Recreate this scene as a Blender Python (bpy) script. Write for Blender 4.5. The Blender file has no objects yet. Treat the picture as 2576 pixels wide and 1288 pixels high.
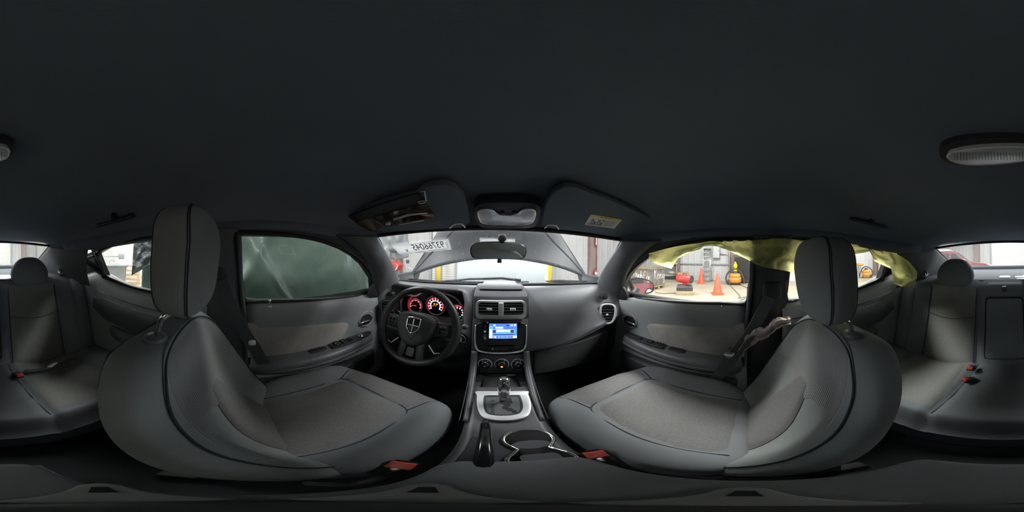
import bpy, bmesh, math, random
from math import sin, cos, pi, radians, atan2, hypot, sqrt
from mathutils import Vector, Matrix, noise
from mathutils.geometry import tessellate_polygon

random.seed(7)
scene = bpy.context.scene
C = scene.collection
GROUND = 1.15                     # eye height above the workshop floor
CX, YAW, ROLL = -0.024, radians(5.73), radians(-0.9)

# ---------------------------------------------------------------- camera
cam = bpy.data.cameras.new('camera')
cam.type = 'PANO'
cam.panorama_type = 'EQUIRECTANGULAR'
try:
    cam.cycles.panorama_type = 'EQUIRECTANGULAR'
except Exception:
    pass
cam.clip_start = 0.005
camo = bpy.data.objects.new('camera', cam)
C.objects.link(camo)
camo.matrix_world = (Matrix.Translation((CX, 0, GROUND)) @ Matrix.Rotation(-YAW, 4, 'Z') @ Matrix.Rotation(ROLL, 4, 'Y')
                     @ Matrix.Rotation(pi / 2, 4, 'X'))
scene.camera = camo

# ---------------------------------------------------------------- world, lights, exposure
world = bpy.data.worlds.new('overcast_sky')
scene.world = world
world.use_nodes = True
wn = world.node_tree.nodes
wn['Background'].inputs[0].default_value = (0.93, 0.97, 1.0, 1)
wn['Background'].inputs[1].default_value = 9.0
scene.view_settings.view_transform = 'Standard'
scene.view_settings.look = 'None'
scene.view_settings.gamma = 1
scene.view_settings.use_curve_mapping = False
scene.view_settings.exposure = 0.0
scene.cycles.max_bounces = 7
scene.cycles.transparent_max_bounces = 16
scene.cycles.diffuse_bounces = 3
scene.cycles.sample_clamp_indirect = 6
scene.cycles.adaptive_threshold = 0.02

def area_light(name, loc, size, power, rot=(0, 0, 0), color=(1, 1, 1), portal=False):
    l = bpy.data.lights.new(name, 'AREA')
    l.shape = 'RECTANGLE'
    l.size, l.size_y = size
    l.energy = power
    l.color = color
    if portal:
        l.cycles.is_portal = True
    o = bpy.data.objects.new(name, l)
    o.location = (loc[0], loc[1], loc[2] + GROUND)
    o.rotation_euler = rot
    C.objects.link(o)
    return o
SHOP = 1.3
for i, (lx, ly) in enumerate([(3.4, 2.0), (3.4, -2.8), (3.4, -9), (-3.4, 2.0), (-3.4, -2.8), (-3.4, -9), (0, -7), (0, -13)]):
    area_light('shop_tube_light', (lx, ly, 3.6), (1.2, 3.6), 420 * SHOP, color=(1, 0.985, 0.96))
area_light('door_sky_portal', (0, 6.9, 0.9), (4.9, 4.1), 1, rot=(-pi / 2, 0, 0), portal=True)

# ---------------------------------------------------------------- rays of the photograph -> places in the car
def ray(px, py):
    az = (px - 1288) * pi / 1288
    el = (644 - py) * pi / 1288
    d = (sin(az) * cos(el), cos(az) * cos(el), sin(el))
    c, s = cos(ROLL), sin(ROLL)
    d = (c * d[0] + s * d[2], d[1], -s * d[0] + c * d[2])
    c, s = cos(YAW), sin(YAW)
    return Vector((c * d[0] + s * d[1], -s * d[0] + c * d[1], d[2]))
def at(px, py, x=None, y=None, z=None, d=None):
    r = ray(px, py)
    t = (x - CX) / r.x if x is not None else y / r.y if y is not None else z / r.z if z is not None else d
    return Vector((CX + r.x * t, r.y * t, r.z * t))
def atf(px, py, f, lo=.05, hi=4):
    """where the sight line meets the surface f(p) = 0"""
    r = ray(px, py); e = Vector((CX, 0, 0)); a = f(e + r * lo)
    for _ in range(50):
        m = (lo + hi) / 2
        if (f(e + r * m) > 0) == (a > 0): lo = m
        else: hi = m
    return e + r * lo
def on_ground(px, py, h=0.0):
    return at(px, py, z=-GROUND + h)

# ---------------------------------------------------------------- materials
def mat(name, col, rough=.5, metal=0.0, bump=None, var=0.0, vscale=8, spec=.5, emit=None, estr=0, coat=0, alpha=None):
    m = bpy.data.materials.new(name); m.use_nodes = True
    nt = m.node_tree; b = nt.nodes['Principled BSDF']
    b.inputs['Base Color'].default_value = (*col, 1)
    b.inputs['Roughness'].default_value = rough
    b.inputs['Metallic'].default_value = metal
    b.inputs['Specular IOR Level'].default_value = spec
    b.inputs['Coat Weight'].default_value = coat
    if emit:
        b.inputs['Emission Color'].default_value = (*emit, 1)
        b.inputs['Emission Strength'].default_value = estr
    tc = None
    if var or bump:
        tc = nt.nodes.new('ShaderNodeTexCoord')
    if var:
        n = nt.nodes.new('ShaderNodeTexNoise'); n.inputs['Scale'].default_value = vscale; n.inputs['Detail'].default_value = 5
        nt.links.new(tc.outputs['Object'], n.inputs['Vector'])
        r = nt.nodes.new('ShaderNodeMapRange')
        r.inputs['From Min'].default_value = .3; r.inputs['From Max'].default_value = .7
        r.inputs['To Min'].default_value = 1 - var; r.inputs['To Max'].default_value = 1 + var
        nt.links.new(n.outputs['Fac'], r.inputs['Value'])
        mx = nt.nodes.new('ShaderNodeVectorMath'); mx.operation = 'SCALE'
        mx.inputs[0].default_value = col
        nt.links.new(r.outputs[0], mx.inputs['Scale'])
        nt.links.new(mx.outputs[0], b.inputs['Base Color'])
    if bump:
        n2 = nt.nodes.new('ShaderNodeTexNoise'); n2.inputs['Scale'].default_value = bump[0]; n2.inputs['Detail'].default_value = 2
        nt.links.new(tc.outputs['Object'], n2.inputs['Vector'])
        bp = nt.nodes.new('ShaderNodeBump'); bp.inputs['Strength'].default_value = bump[1]; bp.inputs['Distance'].default_value = bump[2] if len(bump) > 2 else .001
        nt.links.new(n2.outputs['Fac'], bp.inputs['Height'])
        nt.links.new(bp.outputs[0], b.inputs['Normal'])
    return m
def glass_mat(name, tint=(1, 1, 1), refl=.06, rough=0.0, dirt=0.0):
    m = bpy.data.materials.new(name); m.use_nodes = True
    nt = m.node_tree; nt.nodes.clear()
    o = nt.nodes.new('ShaderNodeOutputMaterial'); t = nt.nodes.new('ShaderNodeBsdfTransparent')
    t.inputs[0].default_value = (*tint, 1)
    g = nt.nodes.new('ShaderNodeBsdfGlossy'); g.inputs['Roughness'].default_value = rough
    mx = nt.nodes.new('ShaderNodeMixShader')
    lw = nt.nodes.new('ShaderNodeLayerWeight'); lw.inputs[0].default_value = .25
    mr = nt.nodes.new('ShaderNodeMapRange'); mr.inputs['To Min'].default_value = refl * .5; mr.inputs['To Max'].default_value = min(1, refl * 4)
    nt.links.new(lw.outputs['Fresnel'], mr.inputs['Value'])
    nt.links.new(mr.outputs[0], mx.inputs[0]); nt.links.new(t.outputs[0], mx.inputs[1]); nt.links.new(g.outputs[0], mx.inputs[2])
    last = mx
    if dirt:
        d = nt.nodes.new('ShaderNodeBsdfDiffuse'); d.inputs[0].default_value = (.8, .82, .85, 1)
        mx2 = nt.nodes.new('ShaderNodeMixShader'); mx2.inputs[0].default_value = dirt
        nt.links.new(mx.outputs[0], mx2.inputs[1]); nt.links.new(d.outputs[0], mx2.inputs[2]); last = mx2
    nt.links.new(last.outputs[0], o.inputs[0])
    return m
def film_mat(name, col, trans, rough=.35, alpha=0.0, spec=.5, bump=None):
    """thin sheet: diffuse + translucent, some gloss"""
    m = bpy.data.materials.new(name); m.use_nodes = True
    nt = m.node_tree; b = nt.nodes['Principled BSDF']; o = nt.nodes['Material Output']
    b.inputs['Base Color'].default_value = (*col, 1); b.inputs['Roughness'].default_value = rough; b.inputs['Specular IOR Level'].default_value = spec
    t = nt.nodes.new('ShaderNodeBsdfTranslucent'); t.inputs[0].default_value = (*col, 1)
    mx = nt.nodes.new('ShaderNodeMixShader'); mx.inputs[0].default_value = trans
    nt.links.new(b.outputs[0], mx.inputs[1]); nt.links.new(t.outputs[0], mx.inputs[2])
    last = mx
    if alpha:
        tr = nt.nodes.new('ShaderNodeBsdfTransparent'); mx3 = nt.nodes.new('ShaderNodeMixShader'); mx3.inputs[0].default_value = alpha
        nt.links.new(mx.outputs[0], mx3.inputs[1]); nt.links.new(tr.outputs[0], mx3.inputs[2]); last = mx3
    if bump:
        tc = nt.nodes.new('ShaderNodeTexCoord'); n2 = nt.nodes.new('ShaderNodeTexNoise'); n2.inputs['Scale'].default_value = bump[0]; n2.inputs['Detail'].default_value = 6
        n2.inputs['Distortion'].default_value = .7
        nt.links.new(tc.outputs['Object'], n2.inputs['Vector'])
        bp = nt.nodes.new('ShaderNodeBump'); bp.inputs['Strength'].default_value = bump[1]; bp.inputs['Distance'].default_value = .03
        nt.links.new(n2.outputs['Fac'], bp.inputs['Height']); nt.links.new(bp.outputs[0], b.inputs['Normal']); nt.links.new(bp.outputs[0], t.inputs['Normal'])
    nt.links.new(last.outputs[0], o.inputs[0])
    return m
def mesh_fabric(name, dark, light, k):
    """perforated seat cloth: rows of pale dots"""
    m = bpy.data.materials.new(name); m.use_nodes = True
    nt = m.node_tree; b = nt.nodes['Principled BSDF']; b.inputs['Roughness'].default_value = .9
    uv = nt.nodes.new('ShaderNodeUVMap'); sp = nt.nodes.new('ShaderNodeSeparateXYZ'); nt.links.new(uv.outputs[0], sp.inputs[0])
    outs = []
    for ax in (0, 1):
        a = nt.nodes.new('ShaderNodeMath'); a.operation = 'MULTIPLY'; a.inputs[1].default_value = k * 2 * pi; nt.links.new(sp.outputs[ax], a.inputs[0])
        s = nt.nodes.new('ShaderNodeMath'); s.operation = 'SINE'; nt.links.new(a.outputs[0], s.inputs[0]); outs.append(s)
    p = nt.nodes.new('ShaderNodeMath'); p.operation = 'ADD'; nt.links.new(outs[0].outputs[0], p.inputs[0]); nt.links.new(outs[1].outputs[0], p.inputs[1])
    r = nt.nodes.new('ShaderNodeMapRange'); r.inputs['From Min'].default_value = .25; r.inputs['From Max'].default_value = 1.0; nt.links.new(p.outputs[0], r.inputs['Value'])
    mx = nt.nodes.new('ShaderNodeMix'); mx.data_type = 'RGBA'; mx.inputs[6].default_value = (*dark, 1); mx.inputs[7].default_value = (*light, 1)
    nt.links.new(r.outputs[0], mx.inputs[0]); nt.links.new(mx.outputs[2], b.inputs['Base Color'])
    return m

M = {}
M['headliner'] = mat('headliner_cloth', (0.147, 0.174, 0.211), .95, bump=(420, .35), var=.08, vscale=3, spec=.2)
M['rail'] = mat('pillar_cloth', (0.144, 0.15, 0.158), .9, bump=(420, .3), spec=.25)
M['pillar'] = mat('pillar_plastic', (0.112, 0.12, 0.128), .55, bump=(500, .2))
M['black'] = mat('black_plastic', (0.0288, 0.0304, 0.032), .45, bump=(400, .15))
M['gloss'] = mat('gloss_black', (.012, .012, .014), .12)
M['rubber'] = mat('black_rubber', (.012, .012, .013), .6)
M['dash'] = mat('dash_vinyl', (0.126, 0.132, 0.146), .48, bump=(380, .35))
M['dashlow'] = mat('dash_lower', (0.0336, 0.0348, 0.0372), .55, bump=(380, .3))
M['console'] = mat('console_vinyl', (0.112, 0.115, 0.125), .4, bump=(380, .25))
M['door'] = mat('door_vinyl', (0.272, 0.286, 0.298), .45, bump=(380, .3))
M['fabric'] = mat('seat_fabric', (0.246, 0.259, 0.262), .95, bump=(650, .5), var=.06, vscale=12, spec=.15)
M['fabric2'] = mat('seat_fabric_centre', (0.179, 0.177, 0.176), .95, bump=(500, .7), var=.10, vscale=160, spec=.15)
M['bolster'] = mat('seat_fabric_bolster', (0.185, 0.196, 0.207), .8, bump=(650, .4), var=.05, vscale=10, spec=.25)
M['meshcloth'] = mesh_fabric('seat_mesh_cloth', (.12, .124, .126), (.52, .53, .52), 1.0)
M['insert'] = mat('door_insert_cloth', (0.377, 0.36, 0.338), .95, bump=(450, .5), var=.08, vscale=20, spec=.15)
M['rearfab'] = mat('rear_seat_fabric', (0.195, 0.208, 0.23), .95, bump=(600, .4), var=.06, vscale=10, spec=.15)
M['rearfab2'] = mat('rear_seat_centre_fabric', (0.247, 0.247, 0.241), .95, bump=(500, .6), var=.1, vscale=150, spec=.15)
M['thread'] = mat('stitch_thread', (.03, .04, .045), .8)
M['lightthread'] = mat('pale_piping', (.35, .35, .36), .5)
M['chrome'] = mat('chrome', (.85, .86, .88), .12, 1.0)
M['satin'] = mat('satin_silver', (.90, .91, .93), .32, .25)
M['darkchrome'] = mat('dark_chrome', (.45, .46, .48), .12, .9)
M['carpet'] = mat('carpet', (0.024, 0.0252, 0.0276), 1, bump=(300, .8), spec=.1)
M['belt'] = mat('belt_webbing', (0.0864, 0.0902, 0.096), .7, bump=(500, .4))
M['red'] = mat('red_plastic', (.72, .10, .07), .4)
M['glass'] = glass_mat('window_glass', (.95, .97, .96), .05)
M['rearglass'] = glass_mat('rear_window_glass', (.93, .95, .95), .05, dirt=.10)
M['wsglass'] = glass_mat('windshield_glass', (.96, .98, .99), .05, dirt=.018)
M['lens'] = mat('lamp_lens', (.88, .90, .97), .28, .6, var=.06, vscale=40, spec=.6)
M['lens2'] = mat('rear_lamp_lens', (.7, .71, .72), .3, .35, var=.06, vscale=40)
M['sticker'] = film_mat('sticker_film', (.85, .86, .87), .62, .5)
M['paper'] = mat('white_paper', (.78, .79, .8), .7)
M['ink'] = mat('dark_ink', (.06, .06, .065), .6)
M['ink2'] = mat('grey_ink', (.3, .3, .32), .7)
M['yellowprint'] = mat('yellow_print', (.8, .62, .12), .6)
M['mirror'] = mat('mirror_glass', (.80, .86, .88), .02, .68)
M['mirror2'] = mat('side_mirror_glass', (.9, .9, .9), .02, 1.0)
M['body'] = mat('car_paint', (0.0198, 0.022, 0.0256), .5, 0, spec=.25)
M['shelf'] = mat('shelf_cloth', (0.0975, 0.112, 0.128), .9, bump=(400, .3))
M['screen_blue'] = mat('screen_blue', (.02, .05, .2), .2, emit=(.10, .26, .95), estr=1.1)
M['screen_light'] = mat('screen_light', (.1, .1, .1), .3, emit=(.62, .80, 1.0), estr=1.3)
M['screen_cyan'] = mat('screen_cyan', (.1, .1, .1), .3, emit=(.05, .62, .95), estr=1.0)
M['screen_dark'] = mat('screen_navy', (.02, .03, .1), .3, emit=(.05, .09, .33), estr=1.0)
M['glow_red'] = mat('gauge_red', (.2, .01, .02), .4, emit=(1, .06, .09), estr=1.3)
M['glow_dimred'] = mat('gauge_dim_red', (.05, .01, .01), .4, emit=(.22, .012, .016), estr=1.0)
M['glow_white'] = mat('gauge_white', (.3, .3, .3), .4, emit=(1, .86, .92), estr=1.2)
M['glow_amber'] = mat('amber_glow', (.4, .2, .02), .4, emit=(1, .36, .03), estr=1.6)
M['glow_green'] = mat('green_glow', (.02, .2, .1), .4, emit=(.10, .75, .45), estr=1.0)
M['airbag'] = film_mat('airbag_cloth', (.96, .97, .46), .86, .6, bump=(14, .6))
M['pink'] = film_mat('pink_airbag_cloth', (.75, .62, .58), .2, .7, bump=(30, .3))
M['tarp'] = film_mat('green_plastic_sheet', (.135, .185, .165), .55, .32, bump=(3.2, .55))
M['greysheet'] = film_mat('grey_plastic_sheet', (.33, .36, .38), .35, .3, bump=(9, .5))
M['blacksheet'] = film_mat('black_plastic_sheet', (.05, .06, .065), .15, .25, bump=(16, .8))
M['brownsleeve'] = mat('brown_vinyl', (0.143, 0.078, 0.0416), .22, var=.4, vscale=14)
M['clear'] = glass_mat('clear_vinyl', (.8, .72, .66), .16, .06)
# workshop
M['concrete'] = mat('concrete_floor', (0.358, 0.309, 0.241), .7, var=.10, vscale=1.6, bump=(30, .1))
M['gravel'] = mat('pale_gravel', (.098, .102, .098), .95, var=.2, vscale=9, bump=(40, .6))
M['wall'] = mat('white_sheet_metal', (0.438, 0.441, 0.451), .5, var=.03, vscale=1.2)
M['slat'] = mat('white_door_slat', (0.598, 0.598, 0.589), .5)
M['brownsteel'] = mat('brown_steel', (.26, .19, .175), .6, var=.1)
M['greysteel'] = mat('grey_steel', (.32, .34, .36), .5, .3)
M['whitetrim'] = mat('white_trim', (.85, .86, .88), .5)
M['yellow'] = mat('yellow_paint', (0.745, 0.583, 0.0081), .45)
M['orange'] = mat('cone_orange', (.66, .095, .045), .5)
M['vacorange'] = mat('vacuum_orange', (.55, .23, .03), .45)
M['wood'] = mat('grey_wood', (0.216, 0.192, 0.162), .85, var=.25, vscale=6)
M['wood2'] = mat('pale_wood', (0.36, 0.285, 0.18), .8, var=.15, vscale=9)
M['card'] = mat('cardboard', (0.33, 0.228, 0.12), .85, var=.08)
M['redpaint'] = mat('red_enamel', (0.432, 0.036, 0.036), .35)
M['suvred'] = mat('dark_red_paint', (.20, .022, .032), .3, coat=.3)
M['suvglass'] = mat('dark_window', (.05, .055, .06), .1)
M['alu'] = mat('aluminium', (0.527, 0.544, 0.561), .35, .8)
M['darkgrey'] = mat('dark_grey_paint', (0.048, 0.0496, 0.0528), .5)
M['binplastic'] = mat('grey_bin_plastic', (0.188, 0.21, 0.225), .6, var=.15, vscale=5)
M['blue'] = mat('blue_plastic', (.05, .22, .72), .4)
M['chalk'] = mat('white_spray_paint', (.85, .87, .92), .7)
M['cable'] = mat('dark_cable', (.1, .09, .08), .6)
M['beige'] = mat('beige_plastic', (0.385, 0.35, 0.28), .6)

# ---------------------------------------------------------------- mesh helpers
ORG = {}
class MB:
    def __init__(s): s.v = []; s.f = []; s.uv = {}
    def add(s, vs, fs):
        o = len(s.v); s.v += [Vector(a) for a in vs]; s.f += [tuple(i + o for i in q) for q in fs]; return s
    def box(s, c, size, rot=None):
        c = Vector(c); h = [a / 2 for a in size]
        vs = [Vector((x * h[0], y * h[1], z * h[2])) for x in (-1, 1) for y in (-1, 1) for z in (-1, 1)]
        if rot is not None: vs = [rot @ a for a in vs]
        return s.add([a + c for a in vs], [(0, 1, 3, 2), (4, 6, 7, 5), (0, 4, 5, 1), (2, 3, 7, 6), (0, 2, 6, 4), (1, 5, 7, 3)])
    def grid(s, fn, nu, nv, cu=False, cv=False, uv=None):
        o = len(s.v)
        for j in range(nv):
            for i in range(nu):
                s.v.append(Vector(fn(i / (nu if cu else nu - 1), j / (nv if cv else nv - 1))))
                if uv: s.uv[len(s.v) - 1] = uv(i / (nu - 1), j / (nv - 1))
        for j in range(nv if cv else nv - 1):
            for i in range(nu if cu else nu - 1):
                a = o + j * nu + i; b = o + j * nu + (i + 1) % nu; c = o + ((j + 1) % nv) * nu + (i + 1) % nu; d = o + ((j + 1) % nv) * nu + i
                s.f.append((a, b, c, d))
        return s
    def loft(s, rings, closed=True, cap=True):
        o = len(s.v); n = len(rings[0])
        for r in rings: s.v += [Vector(a) for a in r]
        for j in range(len(rings) - 1):
            for i in range(n if closed else n - 1):
                s.f.append((o + j * n + i, o + j * n + (i + 1) % n, o + (j + 1) * n + (i + 1) % n, o + (j + 1) * n + i))
        if cap and closed:
            s.f.append(tuple(o + i for i in reversed(range(n)))); s.f.append(tuple(o + (len(rings) - 1) * n + i for i in range(n)))
        return s
    def tube(s, pts, r, n=8, closed=False, flat=1.0, up=None):
        pts = [Vector(p) for p in pts]; rings = []; m = len(pts)
        rr = r if isinstance(r, (list, tuple)) else [r] * m
        prev = None
        for i, p in enumerate(pts):
            if closed: t = pts[(i + 1) % m] - pts[i - 1]
            else: t = pts[min(i + 1, m - 1)] - pts[max(i - 1, 0)]
            t.normalize()
            if up is not None: a = Vector(up)
            elif prev is None: a = Vector((0, 0, 1)) if abs(t.z) < .9 else Vector((1, 0, 0))
            else: a = prev
            b = t.cross(a)
            if b.length < 1e-6: b = t.cross(Vector((1, .1, .2)))
            b.normalize(); a = b.cross(t).normalized(); prev = a
            rings.append([p + (b * cos(2 * pi * k / n) + a * sin(2 * pi * k / n) * flat) * rr[i] for k in range(n)])
        if closed: rings.append(rings[0])
        return s.loft(rings, True, not closed)
    def lathe(s, prof, c, axis=(0, 0, 1), n=24, cap=True):
        ax = Vector(axis).normalized(); a = ax.orthogonal().normalized(); b = ax.cross(a); c = Vector(c)
        return s.loft([[c + ax * h + (a * cos(2 * pi * k / n) + b * sin(2 * pi * k / n)) * max(r, 1e-4) for k in range(n)] for r, h in prof], True, cap)
    def prism(s, poly, off, holes=()):
        """planar-ish 3D outline extruded by the vector off, holes allowed"""
        off = Vector(off); loops = [[Vector(p) for p in poly]] + [[Vector(p) for p in h] for h in holes]
        tris = tessellate_polygon(loops); flat = [p for l in loops for p in l]; n = len(flat)
        s.add(flat + [p + off for p in flat], [tuple(t) for t in tris] + [tuple(i + n for i in reversed(t)) for t in tris] )
        o = len(s.v) - 2 * n; k = 0
        for l in loops:
            for i in range(len(l)):
                a, b = k + i, k + (i + 1) % len(l)
                s.f.append((o + a, o + b, o + n + b, o + n + a))
            k += len(l)
        return s
    def pillow(s, c, h, e1=.4, e2=.4, nu=40, nv=24, fn=None, rot=None):
        """rounded block; fn(nx, ny, nz) -> offset, with n in -1..1"""
        c = Vector(c)
        def sg(a, e): return (abs(a) ** e) * (1 if a >= 0 else -1)
        rings = []
        for j in range(nv + 1):
            ph = -pi / 2 + pi * j / nv; ring = []
            for i in range(nu):
                th = 2 * pi * i / nu
                n = Vector((sg(cos(ph), e1) * sg(cos(th), e2), sg(cos(ph), e1) * sg(sin(th), e2), sg(sin(ph), e1)))
                p = Vector((n.x * h[0], n.y * h[1], n.z * h[2]))
                if fn: p += Vector(fn(n.x, n.y, n.z))
                if rot is not None: p = rot @ p
                ring.append(c + p)
            rings.append(ring)
        return s.loft(rings, True, True)
def obj(name, mb, m, parent=None, smooth=True, bevel=0, sub=0, solid=0, label=None, auto=None, seg=2):
    vs = mb.v
    if parent is not None: org = ORG[parent.name]
    else:
        lo = [min(a[k] for a in vs) for k in range(3)]; hi = [max(a[k] for a in vs) for k in range(3)]
        org = Vector(((lo[0] + hi[0]) / 2, (lo[1] + hi[1]) / 2, lo[2]))
    me = bpy.data.meshes.new(name)
    me.from_pydata([tuple(a - org) for a in vs], [], mb.f)
    me.materials.append(M[m] if isinstance(m, str) else m)
    if mb.uv:
        l = me.uv_layers.new(name='UVMap')
        for lp in me.loops: l.data[lp.index].uv = mb.uv.get(lp.vertex_index, (0, 0))
    bm = bmesh.new(); bm.from_mesh(me)
    bmesh.ops.remove_doubles(bm, verts=bm.verts, dist=1e-6)
    if not solid: bmesh.ops.recalc_face_normals(bm, faces=bm.faces)
    bm.to_mesh(me); bm.free()
    if smooth:
        for p in me.polygons: p.use_smooth = True
        if auto is not None:
            try: me.set_sharp_from_angle(angle=radians(auto))
            except Exception: pass
    o = bpy.data.objects.new(name, me); C.objects.link(o)
    if parent is not None: o.parent = parent
    else: o.location = (org.x, org.y, org.z + GROUND)
    ORG[o.name] = org
    if solid:
        md = o.modifiers.new('thick', 'SOLIDIFY'); md.thickness = solid; md.offset = 0
    if bevel:
        md = o.modifiers.new('round', 'BEVEL'); md.width = bevel; md.segments = seg; md.limit_method = 'ANGLE'; md.angle_limit = radians(35)
    if sub:
        md = o.modifiers.new('smooth', 'SUBSURF'); md.levels = sub; md.render_levels = sub
    if label: o['label'] = label
    return o
def thing(name, label, cat, base, group=None):
    o = bpy.data.objects.new(name, None); C.objects.link(o); o.empty_display_size = .05
    o.location = (base[0], base[1], base[2] + GROUND); ORG[o.name] = Vector(base)
    return tag(o, label, cat, group)
def tag(o, label=None, cat=None, group=None, kind=None):
    if label: o['label'] = label
    if cat: o['category'] = cat
    if group: o['group'] = group
    if kind: o['kind'] = kind
    return o
def copy_child(src, parent, loc=(0, 0, 0)):
    c = src.copy(); C.objects.link(c); c.parent = parent; c.location = loc; ORG[c.name] = ORG[src.name]; return c
def copy_tree(root, delta):
    r = root.copy(); C.objects.link(r); r.location = root.location + Vector(delta)
    ORG[r.name] = ORG[root.name] + Vector(delta)
    for ch in root.children:
        c = ch.copy(); C.objects.link(c); c.parent = r
        for g in ch.children:
            d = g.copy(); C.objects.link(d); d.parent = c
    return r
def text_mb(txt, size, fn, depth=0.0, align='CENTER', res=3):
    """built-in font outlines turned into a mesh; fn maps the flat (x, y, h) to a place"""
    cu = bpy.data.curves.new('t', 'FONT'); cu.body = txt; cu.size = size; cu.align_x = align; cu.align_y = 'CENTER'; cu.resolution_u = res; cu.extrude = depth
    o = bpy.data.objects.new('t', cu); C.objects.link(o)
    dg = bpy.context.evaluated_depsgraph_get(); me = bpy.data.meshes.new_from_object(o.evaluated_get(dg))
    mb = MB().add([fn(v.co.x, v.co.y, v.co.z) for v in me.vertices], [tuple(p.vertices) for p in me.polygons])
    bpy.data.objects.remove(o); bpy.data.curves.remove(cu); bpy.data.meshes.remove(me)
    return mb
def smooth_poly(pts, n=6, closed=True):
    """Catmull-Rom through the points"""
    pts = [Vector(p) for p in pts]; m = len(pts); out = []
    for i in range(m if closed else m - 1):
        p0, p1, p2, p3 = (pts[(i - 1) % m], pts[i], pts[(i + 1) % m], pts[(i + 2) % m]) if closed else (pts[max(i - 1, 0)], pts[i], pts[i + 1], pts[min(i + 2, m - 1)])
        for k in range(n):
            t = k / n
            out.append(.5 * ((2 * p1) + (p2 - p0) * t + (2 * p0 - 5 * p1 + 4 * p2 - p3) * t * t + (3 * p1 - p0 - 3 * p2 + p3) * t ** 3))
    if not closed: out.append(pts[-1])
    return out
def rrect(w, h, r, n=5):
    out = []
    for cx, cy, a0 in ((w / 2 - r, h / 2 - r, 0), (-w / 2 + r, h / 2 - r, 90), (-w / 2 + r, -h / 2 + r, 180), (w / 2 - r, -h / 2 + r, 270)):
        for k in range(n + 1):
            a = radians(a0 + 90 * k / n); out.append((cx + r * cos(a), cy + r * sin(a)))
    return out
def lerp(a, b, t): return a + (b - a) * t
def table(tab, t):
    """piecewise-linear rows keyed by their first entry (ascending)"""
    if t <= tab[0][0]: return tab[0][1:]
    for a, b in zip(tab, tab[1:]):
        if t <= b[0]:
            k = (t - a[0]) / (b[0] - a[0]); return tuple(lerp(p, q, k) for p, q in zip(a[1:], b[1:]))
    return tab[-1][1:]
def stab(tab, t):
    """smooth interpolation of rows keyed by first entry"""
    n = len(tab)
    if t <= tab[0][0]: return tab[0][1:]
    if t >= tab[-1][0]: return tab[-1][1:]
    for i in range(n - 1):
        if t <= tab[i + 1][0]:
            a, b = tab[i], tab[i + 1]; k = (t - a[0]) / (b[0] - a[0])
            z = tab[max(i - 1, 0)]; w = tab[min(i + 2, n - 1)]; out = []
            for q in range(1, len(a)):
                m0 = (b[q] - z[q]) / (b[0] - z[0]) * (b[0] - a[0]); m1 = (w[q] - a[q]) / (w[0] - a[0]) * (b[0] - a[0])
                out.append((2 * k ** 3 - 3 * k * k + 1) * a[q] + (k ** 3 - 2 * k * k + k) * m0 + (-2 * k ** 3 + 3 * k * k) * b[q] + (k ** 3 - k * k) * m1)
            return tuple(out)
def sstep(a, b, t):
    t = max(0, min(1, (t - a) / (b - a))); return t * t * (3 - 2 * t)
def ribbon(pts, w, side, th=.0012):
    """flat strap along pts; side = list of width directions"""
    mb = MB(); pts = [Vector(p) for p in pts]; n = len(pts); rings = []
    for i, p in enumerate(pts):
        s = Vector(side[i] if isinstance(side, list) else side).normalized(); t = (pts[min(i + 1, n - 1)] - pts[max(i - 1, 0)]).normalized()
        s = (s - t * s.dot(t)).normalized(); k = s.cross(t).normalized() * th
        rings.append([p - s * w / 2 - k, p + s * w / 2 - k, p + s * w / 2 + k, p - s * w / 2 + k])
    return mb.loft(rings)
# ================================================================ THE SETTING: workshop
XR, XL, YF, YB, ZT = 8.0, -7.2, 6.6, -16.0, 4.2
G = -GROUND
f = obj('floor', MB().box(((XR + XL) / 2, (YF + YB) / 2, G - .05), (XR - XL, YF - YB, .1)), 'concrete', smooth=False); tag(f, 'pale grey concrete workshop floor', kind='structure')
f = obj('ground', MB().box((0, YF + 15, G - .06), (60, 30, .1)), 'gravel', smooth=False); tag(f, 'bright gravel yard outside the open workshop door', kind='structure')
f = obj('ceiling', MB().box(((XR + XL) / 2, (YF + YB) / 2, ZT + .05), (XR - XL, YF - YB, .1)), 'wall', smooth=False); tag(f, 'white workshop roof sheeting', kind='structure')
def rib_panel(w, h):
    """one sheet of ribbed cladding in the xz plane, facing -y"""
    prof = []; n = 3; p = w / n
    for i in range(n):
        b = i * p
        prof += [(b, 0), (b + p * .62, 0), (b + p * .70, .02), (b + p * .86, .02), (b + p * .94, 0)]
    prof.append((w, 0))
    mb = MB(); k = len(prof)
    mb.add([(x, -d, z) for z in (0, h) for x, d in prof], [(i, i + 1, k + i + 1, k + i) for i in range(k - 1)])
    return mb
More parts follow.
